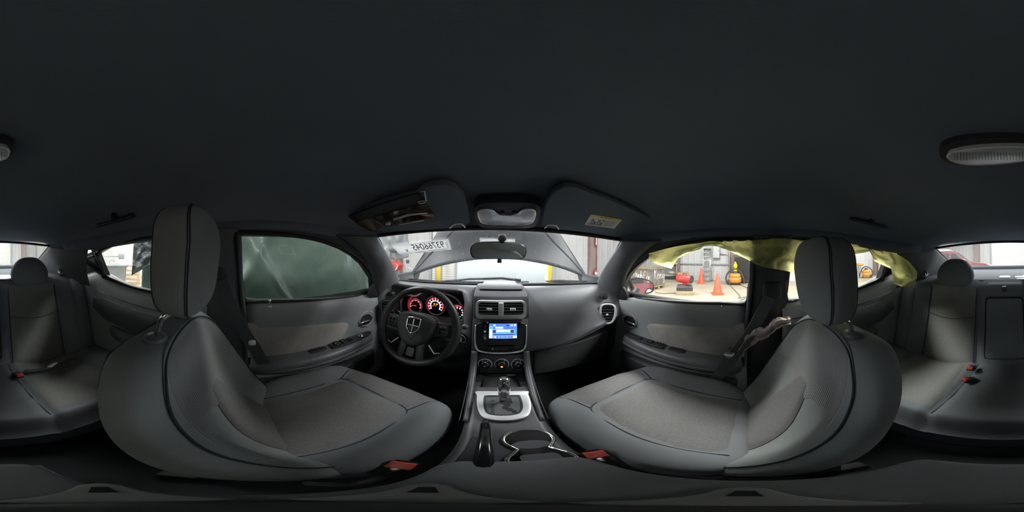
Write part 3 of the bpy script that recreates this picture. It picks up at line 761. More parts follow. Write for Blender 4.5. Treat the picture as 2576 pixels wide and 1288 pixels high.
# instrument cluster
CL = obj('instrument_cluster', MB().prism([(x, .893, z) for x, z in ((-.590, -.39), (-.592, -.31), (-.57, -.262), (-.52, -.250), (-.47, -.243), (-.41, -.205), (-.30, -.205), (-.23, -.235), (-.195, -.28), (-.182, -.34), (-.195, -.39))], (0, .012, 0)), 'gloss', DB, smooth=False)
rim = smooth_poly([(-.590, .872, -.375), (-.592, .872, -.31), (-.57, .868, -.268), (-.53, .866, -.256), (-.48, .864, -.252), (-.44, .862, -.228), (-.40, .86, -.214), (-.33, .86, -.212), (-.25, .862, -.232), (-.205, .864, -.275), (-.190, .868, -.33), (-.200, .872, -.385)], 4, False)
obj('cluster_rim', MB().tube(rim, .0055, 8), 'satin', CL)
gl = at(1046, 768, y=.885); gm = at(1096, 768, y=.885); gr = at(1152, 785, y=.885)
def gauge(name, c, r, marks, a0, a1, needle, numerals=True):
    g = obj(name, MB().lathe([(r, 0), (r, .004), (r * .9, .004)], c, (0, -1, 0), 40), 'gloss', DB)
    obj('gauge_ring', MB().tube([(c.x + r * 1.02 * cos(t), c.y - .004, c.z + r * 1.02 * sin(t)) for t in [2 * pi * k / 40 for k in range(40)]], .0022, 6, True), 'satin', g)
    obj('glow_band', MB().tube([(c.x + r * .80 * cos(t), c.y - .0045, c.z + r * .80 * sin(t)) for t in [radians(lerp(a0, a1, k / 24)) for k in range(25)]], .0030, 5), 'glow_red', g)
    mb = MB(); mn = MB()
    for k in range(marks):
        t = radians(lerp(a0, a1, k / (marks - 1)))
        mb.box((c.x + r * .76 * cos(t), c.y - .006, c.z + r * .76 * sin(t)), (r * .18, .0012, r * .075), Matrix.Rotation(-t, 3, 'Y'))
        if numerals: mn.box((c.x + r * .56 * cos(t), c.y - .006, c.z + r * .56 * sin(t)), (r * .13, .0012, r * .16), Matrix.Rotation(-t * .0, 3, 'Y'))
    obj('scale_marks', mb, 'glow_white', g, smooth=False)
    if numerals: obj('numerals', mn, 'glow_white', g, smooth=False)
    t = radians(needle)
    obj('needle', MB().tube([(c.x - r * .12 * cos(t), c.y - .008, c.z - r * .12 * sin(t)), (c.x + r * .62 * cos(t), c.y - .008, c.z + r * .62 * sin(t))], [.0022, .0012], 6), 'glow_red', g)
    return g
gauge('fuel_gauge', gl, .046, 7, 200, -20, 185, False)
G2 = gauge('speedometer', gm, .058, 11, 215, -35, 190)
for dx in (-.006, .010): obj('warning_lamp', MB().box((gm.x + dx, gm.y - .007, gm.z + .010), (.009, .001, .008)), 'glow_amber', G2, smooth=False)
obj('hub_ring', MB().tube([(gm.x + .028 * cos(t), gm.y - .006, gm.z + .028 * sin(t)) for t in [radians(205 - 10 * k) for k in range(24)]], .0016, 5), 'glow_white', G2)
G3 = gauge('tachometer', gr, .050, 8, 190, -30, 165)
obj('green_readout', MB().box((gr.x + .004, gr.y - .006, gr.z - .026), (.026, .001, .008)), 'glow_green', G3, smooth=False)
obj('green_readout', MB().box((gr.x + .002, gr.y - .006, gr.z - .040), (.022, .001, .005)), 'glow_green', G3, smooth=False)
obj('red_shroud', MB().tube([(gl.x - .052 * cos(t), gl.y - .003, gl.z + .062 * sin(t)) for t in [radians(-60 + 12 * k) for k in range(14)]], .005, 6), 'glow_dimred', CL)
# side vents at both ends of the dash
def end_vent(s):
    c = at(1528, 790, x=.528) if s > 0 else Vector((-.600, .745, -.335)); n = Vector((-s * .70, -.70, -.05)).normalized()
    a = Vector((n.y, -n.x, 0)).normalized() * (-s); b = a.cross(n).normalized() * (1 if s > 0 else 1)
    if b.z < 0: b = -b
    pts = smooth_poly([(-.036, .010), (-.028, .060), (.010, .070), (.038, .055), (.040, -.005), (.024, -.055), (-.010, -.068), (-.036, -.055)], 4)
    P3 = lambda p, k=0: c + a * p.x * 1.0 + b * p.y * .86 + n * k
    V = obj('end_vent', MB().prism([P3(p, .0) for p in [Vector((q.x, q.y)) for q in pts]], -n * .03), 'rubber', DB, smooth=False)
    obj('vent_rim', MB().tube([P3(p, .004) for p in pts], .006, 8, True), 'satin' if s > 0 else 'dashlow', V)
    for k in range(6):
        zz = -.042 + k * .017; w = .030 if abs(zz) < .04 else .024
        obj('vent_slat', MB().tube([c + a * (-w) + b * zz + n * .004, c + a * w + b * (zz + .004) + n * .004], .0028, 6, flat=.5), 'console', V)
    obj('vent_tab', MB().pillow(c + n * .008, (.006, .006, .005), .6, .6, 12, 8), 'satin', V)
    u = obj('demister_slot', MB().pillow(c + Vector((0, .035, .095)), (.022, .022, .016), .7, .7, 20, 10), 'rubber', DB)
    for k in range(3): obj('vent_slat', MB().tube([c + Vector((-.018, .03, .087 + k * .009)) + n * .012, c + Vector((.018, .04, .087 + k * .009)) + n * .012], .002, 5), 'console', u)
end_vent(1); end_vent(-1)
# centre pod
prof = [(.965, -.176), (.92, -.160), (.86, -.152), (.80, -.153), (.745, -.165), (.712, -.182), (.704, -.20), (.702, -.285), (.690, -.298), (.682, -.35), (.674, -.452), (.69, -.462), (.80, -.462), (.965, -.30)]
obj('centre_pod', MB().prism([(-.118, y, z) for y, z in prof], (.238, 0, 0)), 'dash', DB, bevel=.012, seg=3)
obj('pod_seam', MB().tube([(-.122, .90, -.172), (-.122, .80, -.163), (-.122, .715, -.19), (-.121, .70, -.29), (-.121, .68, -.45)], .0018, 5), 'rubber', DB)
obj('pod_seam', MB().tube([(.123, .90, -.172), (.123, .80, -.163), (.123, .715, -.19), (.122, .70, -.29), (.122, .68, -.45)], .0018, 5), 'rubber', DB)
obj('light_sensor', MB().pillow((.02, .985, -.178), (.014, .012, .008), .8, .9, 20, 8), 'black', DB)
obj('top_plate', MB().prism([(-.085, .93, -.1515), (.088, .93, -.1515), (.105, .75, -.160), (-.100, .75, -.160)], (0, 0, .006)), 'console', DB, bevel=.004)
# twin vents
vz, vh = -.241, .086
VB = obj('centre_vent', MB().prism([(.002 + x, .699, vz + z) for x, z in rrect(.196, .066, .016)], (0, .004, 0)), 'rubber', DB, smooth=False)
out, inn = rrect(.216, .088, .022), rrect(.192, .058, .014)
obj('vent_rim', MB().prism([(.002 + x, .6905, vz + z) for x, z in out], (0, .014, 0), [[(.002 + x, .6905, vz + .007 + z) for x, z in inn]]), 'satin', VB, bevel=.002)
obj('vent_divider', MB().box((.002, .688, vz + .007), (.021, .018, .062)), 'satin', VB, bevel=.002)
for sx in (-1, 1):
    for k in range(4):
        obj('vent_slat', MB().box((.002 + sx * .053, .694, vz - .014 + k * .0135), (.084, .010, .0034)), 'lightthread' if k in (1, 2) else 'pillar', VB, smooth=False)
    obj('vent_tab', MB().pillow((.002 + sx * .050, .686, vz + .006), (.013, .006, .006), .5, .5, 16, 8), 'satin', VB)
# radio bezel
RB = obj('radio_bezel', MB().prism([(.003 + x, .672, -.372 + z) for x, z in rrect(.205, .150, .02)], (0, .014, 0)), 'black', DB, bevel=.003)
obj('bezel_trim', MB().tube(smooth_poly([(-.103, .676, -.31), (-.104, .672, -.37), (-.098, .668, -.425), (-.075, .666, -.447), (.003, .664, -.452), (.081, .666, -.447), (.104, .668, -.425), (.110, .672, -.37), (.109, .676, -.31)], 5, False), [.0028] * 9 + [.0045] * 23 + [.0028] * 9, 8), 'satin', RB)
SB = obj('switch_bar', MB().box((.006, .668, -.424), (.122, .012, .022)), 'gloss', RB, bevel=.003)
for k in (-.02, .021): obj('switch_gap', MB().box((.006 + k, .6615, -.424), (.0012, .001, .02)), 'pillar', SB, smooth=False)
mk = obj('hazard_mark', MB().tube([(.010, .6612, -.431), (.021, .6612, -.431), (.0155, .6612, -.418)], .0008, 4, True), 'red', SB)
obj('bar_mark', MB().box((-.03, .6612, -.428), (.007, .0008, .0018)).box((-.03, .6612, -.421), (.004, .0008, .004)), 'lens', SB, smooth=False)
# climate panel
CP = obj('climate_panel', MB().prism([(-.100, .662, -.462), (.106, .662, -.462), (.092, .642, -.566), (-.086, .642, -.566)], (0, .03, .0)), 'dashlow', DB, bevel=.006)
for px, nm in ((1220, 'fan'), (1262, 'temperature'), (1303, 'mode')):
    c = at(px, 915, y=.652); n = Vector((0, -.96, .2)).normalized()
    K = obj('climate_knob', MB().lathe([(.028, -.004), (.028, .003), (.024, .006), (.023, .012), (.019, .0145), (0, .015)], c, n, 32), 'gloss', DB)
    a = Vector((1, 0, 0)); b = a.cross(n).normalized(); b = b if b.z > 0 else -b
    obj('knob_ring', MB().tube([c + n * .004 + (a * cos(t) + b * sin(t)) * .0275 for t in [radians(-40 + 8 * k) for k in range(33)]], .0016, 5), 'satin', K)
    if nm == 'mode':
        for k in range(5): obj('mode_mark', MB().box(c + n * .0152 + (a * cos(radians(30 * k + 30)) + b * sin(radians(30 * k + 30))) * .013, (.005, .001, .004)), 'lens', K, smooth=False)
        obj('mode_mark', MB().box(c + n * .0152 - b * .006, (.006, .001, .005)), 'lens', K, smooth=False)
    else:
        obj('dial_arc', MB().tube([c + n * .0152 + (a * cos(t) + b * sin(t)) * .0135 for t in [radians(15 + 10 * k) for k in range(16)]], .0009, 4), 'lens', K)
        if nm == 'temperature': obj('indicator_lamp', MB().pillow(c + n * .014 - b * .011, (.005, .003, .005), 1, 1, 12, 8), 'glow_amber', K)
        else: obj('knob_mark', MB().box(c + n * .0152 - b * .008, (.005, .001, .006)), 'lens', K, smooth=False)

# touchscreen radio
RD = thing('car_stereo', 'glossy black touchscreen stereo with lit blue display', 'stereo', (.003, .67, -.40))
fy = .666
r0 = at(1213, 809, y=fy); r1 = at(1309, 856, y=fy)
cx, cz, w, h = (r0.x + r1.x) / 2, (r0.z + r1.z) / 2, r1.x - r0.x, r0.z - r1.z
obj('housing', MB().prism([(cx + x, fy, cz + z) for x, z in rrect(w, h, .004)], (0, .02, 0)), 'gloss', RD, bevel=.002)
def scr(nm, u0, u1, v0, v1, m, par, k=0.0):
    """rectangle on the display, u right, v down in 0..1 of the lit area"""
    sx0, sx1, sz0, sz1 = cx - w * .315, cx + w * .405, cz + h * .42, cz - h * .37
    xa, xb, za, zb = lerp(sx0, sx1, u0), lerp(sx0, sx1, u1), lerp(sz0, sz1, v0), lerp(sz0, sz1, v1)
    y = fy - .0006 - k
    return obj(nm, MB().box(((xa + xb) / 2, y, (za + zb) / 2), (abs(xb - xa), .0006, abs(zb - za))), m, par, smooth=False)
S0 = scr('display', 0, 1, 0, 1, 'screen_blue', RD)
for nm, u0, u1, v0, v1, m in (('side_menu', 0, .12, .18, .98, 'screen_light'), ('menu_key', .01, .11, .20, .34, 'screen_cyan'), ('station_name', .22, .50, .20, .33, 'screen_light'), ('status_icons', .62, .70, .07, .15, 'paper'),
                              ('tune_frame', .10, .92, .38, .64, 'screen_light'), ('tune_panel', .12, .25, .40, .62, 'screen_dark'), ('tune_panel', .76, .90, .40, .62, 'screen_dark'), ('text_line', .28, .74, .42, .47, 'glow_white'),
                              ('preset_bar', .27, .74, .55, .62, 'screen_cyan'), ('lower_panel', .16, .86, .70, .76, 'screen_dark'), ('bottom_bar', .14, 1, .80, .98, 'screen_light'), ('bottom_fill', .15, .86, .82, .96, 'screen_blue'), ('frequency', .42, .54, .85, .93, 'screen_cyan'),
                              ('spectrum', .94, .955, .3, .78, 'screen_cyan'), ('spectrum', .97, .985, .25, .78, 'screen_cyan'), ('clock', .75, .86, .06, .16, 'glow_white'), ('round_icon', .89, .96, .05, .17, 'glow_white'), ('round_icon', .15, .22, .05, .17, 'glow_white'), ('round_icon', .19, .25, .83, .95, 'glow_white'), ('round_icon', .34, .37, .86, .92, 'glow_white'), ('round_icon', .63, .66, .86, .92, 'glow_white'), ('heart_icon', .89, .96, .83, .94, 'glow_white')):
    scr(nm, u0, u1, v0, v1, m, S0, .0006 if m in ('screen_light',) else .0012)
mbt = text_mb('8:32', .011, lambda x, y, z: (cx + w * .27 + x, fy - .0028, cz + h * .34 + y)); obj('clock_text', mbt, 'screen_dark', S0, smooth=False)
obj('side_keys', MB().lathe([(.0075, 0), (.006, .003), (0, .0035)], (cx - w * .425, fy, cz), (0, -1, 0), 20), 'darkchrome', RD)
obj('key_lamp', MB().pillow((cx - w * .425, fy - .004, cz), (.003, .001, .003), 1, 1, 10, 6), 'screen_cyan', RD)
obj('key_lamp', MB().pillow((cx - w * .36, fy - .001, cz + h * .46), (.002, .001, .002), 1, 1, 10, 6), 'screen_cyan', RD)
for k in (.28, .18): obj('side_key', MB().box((cx - w * .42, fy - .001, cz + h * k), (.004, .001, .003)), 'lens', RD, smooth=False)
obj('side_grip', MB().box((cx - w * .425, fy - .001, cz - h * .3), (.012, .003, .026)), 'darkchrome', RD, bevel=.001)

# ================================================================ STEERING WHEEL
WC = Vector((-.346, .617, -.328)); tilt = radians(23)
SW = thing('steering_wheel', 'black steering wheel with silver shield emblem', 'steering wheel', WC)
wa = Vector((1, 0, 0)); wb = Vector((0, sin(tilt), cos(tilt))); wn_ = Vector((0, -cos(tilt), sin(tilt)))   # right, up, towards driver
def wp(x, y, k=0.0): return WC + wa * x + wb * y + wn_ * k
R = .176
obj('rim', MB().tube([wp(R * cos(t), R * sin(t)) for t in [2 * pi * k / 64 for k in range(64)]], [.0165 + .0025 * (abs(cos(2 * pi * k / 64)) > .8) for k in range(64)], 14, True), mat('wheel_leather', (.022, .022, .024), .42, bump=(300, .6)), SW)
hub = smooth_poly([(-.088, .045), (-.05, .066), (0, .070), (.05, .066), (.088, .045), (.082, -.012), (.055, -.060), (.02, -.085), (-.02, -.085), (-.055, -.060), (-.082, -.012)], 4)
rings = []
for sc, k in ((1.02, -.025), (1.03, .0), (1.0, .018), (.93, .027), (.8, .031), (.5, .033), (.02, .034)): rings.append([wp(p.x * sc, p.y * sc - .004, k) for p in hub])
AB = obj('airbag_cover', MB().loft(rings), 'dashlow', SW)
for sx in (-1, 1): obj('cover_seam', MB().tube([wp(sx * .026, .062, .031), wp(sx * .028, .03, .034), wp(sx * .026, -.03, .034), wp(0, -.062, .033)], .0012, 5), 'rubber', AB)
# shield emblem with a cross
E0 = .0365
shield = smooth_poly([(-.030, .030), (-.024, .033), (0, .036), (.024, .033), (.030, .030), (.029, -.004), (.021, -.022), (0, -.036), (-.021, -.022), (-.029, -.004)], 3)
EM = obj('shield_emblem', MB().tube([wp(p.x, p.y + .004, E0) for p in shield], .0026, 6, True), 'chrome', SW)
obj('emblem_cross', MB().tube([wp(0, .034, E0), wp(0, -.028, E0)], [.0045, .0035], 6, flat=.5).tube([wp(-.027, .004, E0), wp(.027, .004, E0)], .0035, 6, flat=.5), 'satin', EM)
obj('emblem_field', MB().prism([wp(p.x * .95, p.y * .95 + .004, E0 - .003) for p in shield], wn_ * -.001), 'gloss', EM, smooth=False)
for sx in (-1, 1):
    sp_ = [wp(sx * .082, .038, .008), wp(sx * .162, .034, .002), wp(sx * .166, -.028, .002), wp(sx * .080, -.030, .008)]
    S_ = obj('spoke', MB().prism(sp_, wn_ * -.022), 'black', SW, bevel=.006)
    pod = obj('button_pod', MB().prism([wp(sx * .122 + x, .004 + y, .010) for x, y in rrect(.046, .050, .009)], wn_ * -.012), 'dashlow', SW, bevel=.003)
    obj('pod_outline', MB().tube([wp(sx * .122 + x, .002 + y, .0105) for x, y in rrect(.036, .036, .007)], .0008, 4, True), 'pillar', pod)
    if sx > 0:
        for bx in (-.008, .008):
            for by in (-.008, .009): obj('button', MB().prism([wp(sx * .122 + bx + x, .002 + by + y, .0115) for x, y in rrect(.013, .013, .003)], wn_ * -.004), 'gloss', pod)
    else:
        for by in (-.008, .009): obj('button', MB().prism([wp(sx * .122 + x, .002 + by + y, .0115) for x, y in rrect(.028, .013, .003)], wn_ * -.004), 'gloss', pod)
    obj('lower_spoke', MB().prism([wp(sx * .018, -.06, .010), wp(sx * .050, -.055, .010), wp(sx * .062, -.165, .0), wp(sx * .030, -.172, .0)], wn_ * -.02), 'black', SW, bevel=.005)
    obj('spoke_accent', MB().tube([wp(sx * .072, -.074, .002), wp(sx * .100, -.108, .0), wp(sx * .138, -.098, -.004)], .0032, 6), 'satin', SW)
obj('lower_badge', MB().prism([wp(x, -.125 + y, .004) for x, y in rrect(.034, .044, .006)], wn_ * -.01), 'dashlow', SW, bevel=.003)
# steering column with stalks and ignition
SC = thing('steering_column', 'black steering column shroud with two stalks', 'steering column', (-.346, .70, -.44))
rings = []
for k, sc in ((-.03, .9), (-.06, 1.0), (-.10, 1.05), (-.20, 1.05)): rings.append([wp(.062 * sc * cos(t), -.012 + (.050 if sin(t) > 0 else .058) * sc * sin(t), k) for t in [2 * pi * q / 24 for q in range(24)]])
obj('shroud', MB().loft(rings), 'dashlow', SC)
st = obj('turn_stalk', MB().tube([wp(-.05, .025, -.055), wp(-.10, .040, -.045), wp(-.165, .055, -.03)], [.006, .007, .010], 10), 'darkchrome', SC)
obj('stalk_tip', MB().tube([wp(-.120, .045, -.04), wp(-.150, .052, -.034)], .0095, 10), 'gloss', st)
st = obj('wiper_stalk', MB().tube([wp(.05, .015, -.055), wp(.12, .020, -.05), wp(.185, .026, -.045)], [.006, .007, .008], 10), 'dashlow', SC)
obj('stalk_tip', MB().pillow(wp(.20, .028, -.045), (.015, .012, .012), .9, .9, 16, 10), 'pillar', st)
ig = at(1159, 850, y=.715)
IG = obj('ignition_switch', MB().lathe([(.026, -.01), (.026, .004), (.02, .008), (.019, .02), (.014, .026), (0, .028)], ig, (.1, -1, .12), 28), 'gloss', SC)
obj('ignition_ring', MB().tube([ig + Vector((.023 * cos(t), -.010, .023 * sin(t))) for t in [2 * pi * k / 24 for k in range(24)]], .002, 5, True), 'satin', IG)
obj('key_cap', MB().pillow(ig + Vector((-.002, -.030, .004)), (.016, .008, .018), .7, .7, 16, 10), 'darkchrome', IG)
# ================================================================ CENTRE CONSOLE
CO = thing('centre_console', 'grey centre console with shift plate, cupholders and padded armrest lid', 'console', (0, .25, -.88))
rows = []
for y, x0, x1, zt in ((.68, -.108, .114, -.575), (.60, -.104, .110, -.590), (.545, -.101, .106, -.592), (.53, -.1, .105, -.556), (.48, -.094, .100, -.556), (.38, -.084, .094, -.560), (.27, -.076, .092, -.561), (.16, -.074, .090, -.562), (-.16, -.074, .088, -.562)):
    rows.append([(x0 - .006, y, -.88), (x0 - .003, y, zt - .06), (x0, y, zt - .012), (x0 + .008, y, zt - .002), (x0 + .02, y, zt), (x1 - .02, y, zt), (x1 - .008, y, zt - .002), (x1, y, zt - .012), (x1 + .003, y, zt - .06), (x1 + .006, y, -.88)])
obj('body', MB().loft(rows), 'console', CO)
# side rails sweeping down from the dash
for s, xa in ((-1, -.104), (1, .110)):
    pts = [(xa, .668, -.448), (xa + s * -.002, .640, -.500), (xa - s * .005, .585, -.535), (xa - s * .009, .52, -.548), (xa - s * .016, .43, -.555), (xa - s * .024, .34, -.558)]
    obj('side_rail', MB().tube(smooth_poly(pts, 5, False), [.013] * 12 + [.012 - .0005 * k for k in range(14)], 10), 'console', CO)
    obj('edge_line', MB().tube(smooth_poly([(p[0] + s * .013, p[1], p[2] + .003) for p in pts], 4, False), .0014, 5), 'pillar', CO)
    obj('cheek', MB().prism([(xa, .70, -.46), (xa, .64, -.50), (xa, .58, -.54), (xa, .52, -.555), (xa, .52, -.88), (xa, .70, -.88)], (s * .006, 0, 0)), 'dashlow', CO, smooth=False)
# open bin under the climate panel
BN = obj('storage_bin', MB().prism([(-.088, .655, -.568), (.092, .655, -.568), (.092, .60, -.588), (-.088, .60, -.588)], (0, 0, -.004)), 'rubber', CO, smooth=False)
obj('bin_pad', MB().prism([(x + .002, .592 + y, -.586) for x, y in rrect(.125, .085, .012)], (0, 0, .006)), 'dashlow', BN, bevel=.003)
obj('bin_lip', MB().box((.002, .634, -.572), (.10, .006, .012)), 'black', BN, bevel=.002)
obj('bin_catch', MB().box((.045, .63, -.568), (.034, .010, .008)), 'pillar', BN, bevel=.002)
# shift plate
outer = smooth_poly([(-.066, .497), (.072, .495), (.080, .470), (.075, .41), (.058, .362), (.03, .347), (.005, .345), (-.022, .348), (-.046, .362), (-.062, .41), (-.070, .47)], 4)
inner = smooth_poly([(-.038, .474), (.044, .474), (.056, .462), (.054, .41), (.042, .376), (.02, .366), (.005, .3655), (-.012, .366), (-.036, .376), (-.046, .41), (-.050, .462)], 4)
SP = obj('shift_surround', MB().prism([(p.x, p.y, -.556) for p in outer], (0, 0, .009), [[(p.x, p.y, -.556) for p in inner]]), 'satin', CO, bevel=.002)
obj('shift_plate', MB().prism([(p.x, p.y, -.555) for p in inner], (0, 0, .004)), 'pillar', SP, smooth=False)
obj('plate_outline', MB().tube([(.003 + (p.x - .003) * .9, .42 + (p.y - .42) * .9, -.5505) for p in inner], .0012, 4, True), 'rubber', SP)
gate = [(-.002, .462), (.032, .462), (.034, .432), (.028, .430), (.028, .418), (.022, .416), (.022, .407), (.030, .405), (.032, .396), (.038, .394), (.040, .380), (.028, .380), (.026, .390), (.016, .391), (.014, .400), (.006, .402), (.004, .414), (.010, .416), (.010, .424), (.0, .432)]
obj('shift_gate', MB().prism([(x - .004, y, -.5515) for x, y in gate], (0, 0, .0015)), 'rubber', SP, smooth=False)
for k in range(6):
    yy = (.446, .424, .4125, .401, .3895, .379)[k]
    obj('gear_mark', MB().tube([(-.023 + .0042 * cos(t), yy + .0036 * sin(t), -.5505) for t in [2 * pi * q / 14 for q in range(14)]], .0009, 4, True), 'rubber', SP)
SH = thing('gear_selector', 'polished silver gear selector knob on the shift plate', 'gear lever', (.004, .452, -.555))
top = at(1268, 950, y=.455)
obj('knob', MB().lathe([(.006, -.105), (.012, -.098), (.0155, -.085), (.0185, -.06), (.0205, -.035), (.0205, -.018), (.017, -.006), (.010, -.0015), (0, 0)], top, (0, .10, 1), 28), 'darkchrome', SH)
obj('stem', MB().tube([(.004, .445, -.56), top + Vector((0, -.010, -.095))], [.006, .005], 10), 'chrome', SH)
# parking brake
HB = thing('handbrake', 'black handbrake lever beside the shift plate', 'handbrake', (-.038, .22, -.56))
rings = []
for y, zc, wx, hz in ((.318, -.528, .007, .008), (.312, -.528, .010, .011), (.28, -.523, .0105, .013), (.23, -.518, .011, .015), (.18, -.516, .0115, .017), (.12, -.52, .012, .018)):
    rings.append([(lerp(-.026, -.036, (y - .12) / .2) + wx * (abs(cos(t)) ** .5) * (1 if cos(t) > 0 else -1), y, zc + hz * (abs(sin(t)) ** .6) * (1 if sin(t) > 0 else -1)) for t in [2 * pi * k / 20 for k in range(20)]])
obj('grip', MB().loft(rings), 'gloss', HB)
obj('release_button', MB().tube([(-.037, .315, -.528), (-.037, .332, -.530)], .006, 10), 'black', HB)
obj('boot', MB().prism([(-.056, .27, -.560), (-.018, .27, -.560), (-.016, .165, -.560), (-.060, .165, -.560)], (0, 0, .010)), 'dashlow', HB, bevel=.004)
# cupholders
c1, c2, r = Vector((.038, .262)), Vector((.038, .178)), .041
fig = [(c1.x + r * cos(t), c1.y + r * sin(t)) for t in [radians(-38 + 256 * k / 22) for k in range(23)]] + [(c1.x - .023, .222)] + [(c2.x + r * cos(t), c2.y + r * sin(t)) for t in [radians(142 + 256 * k / 22) for k in range(23)]] + [(c1.x + .023, .222)]
CU = obj('cupholder_rim', MB().tube([(x, y, -.558) for x, y in fig], .0042, 8, True), 'chrome', CO)
obj('cup_well', MB().loft([[(c1.x + (x - c1.x) * .97, y, -.560 - d) for x, y in fig] for d in (-.003, .0, .0015)], cap=True), 'rubber', CU)
obj('cup_floor', MB().prism([(c1.x + .030 * cos(t), .238 + .017 * sin(t), -.5565) for t in [2 * pi * k / 24 for k in range(24)]], (0, 0, .0012)), 'pillar', CU, smooth=False)
obj('cup_floor', MB().prism([(c1.x + x, .185 + y, -.5565) for x, y in rrect(.05, .03, .01)], (0, 0, .0012)), 'pillar', CU, smooth=False)
# armrest lid
obj('lid_base', MB().prism([(.007 + x, .004 + y, -.575) for x, y in rrect(.152, .32, .03)], (0, 0, .035)), 'black', CO, bevel=.004)
LD = obj('armrest_lid', MB().pillow((.007, .004, -.523), (.0765, .159, .024), .35, .28, 60, 20), 'bolster', CO)
for dz, r_ in ((-.010, .0014), (-.016, .0011)):
    obj('lid_piping', MB().tube([(.007 + x, .004 + y, -.520 + dz) for x, y in rrect(.1535, .3185, .03, 7)], r_, 5, True), 'lightthread', LD)
# small camera stand standing on the lid
TS = thing('camera_stand', 'small grey three-footed camera stand on the armrest lid', 'tripod', (CX, 0, -.5))
obj('hub', MB().lathe([(.026, 0), (.026, .010), (.020, .016), (.006, .018)], (CX, 0, -.499), (0, 0, 1), 28), 'darkgrey', TS)
for px in (222, 1105, 1880):
    d = ray(px, 1000); d = Vector((d.x, d.y, 0)).normalized(); n = Vector((-d.y, d.x, 0)); c = Vector((CX, 0, -.499))
    ft = obj('foot', MB().prism([c + d * .020 - n * .026, c + d * .055 - n * .016, c + d * .078 - n * .011, c + d * .085, c + d * .078 + n * .011, c + d * .055 + n * .016, c + d * .020 + n * .026], (0, 0, .007)), mat('stand_grey', (.26, .265, .265), .5), TS, bevel=.003)
    obj('foot_slot', MB().prism([c + d * .055 - n * .006, c + d * .072 - n * .004, c + d * .072 + n * .004, c + d * .055 + n * .006], (0, 0, .0085)), 'rubber', ft, smooth=False)

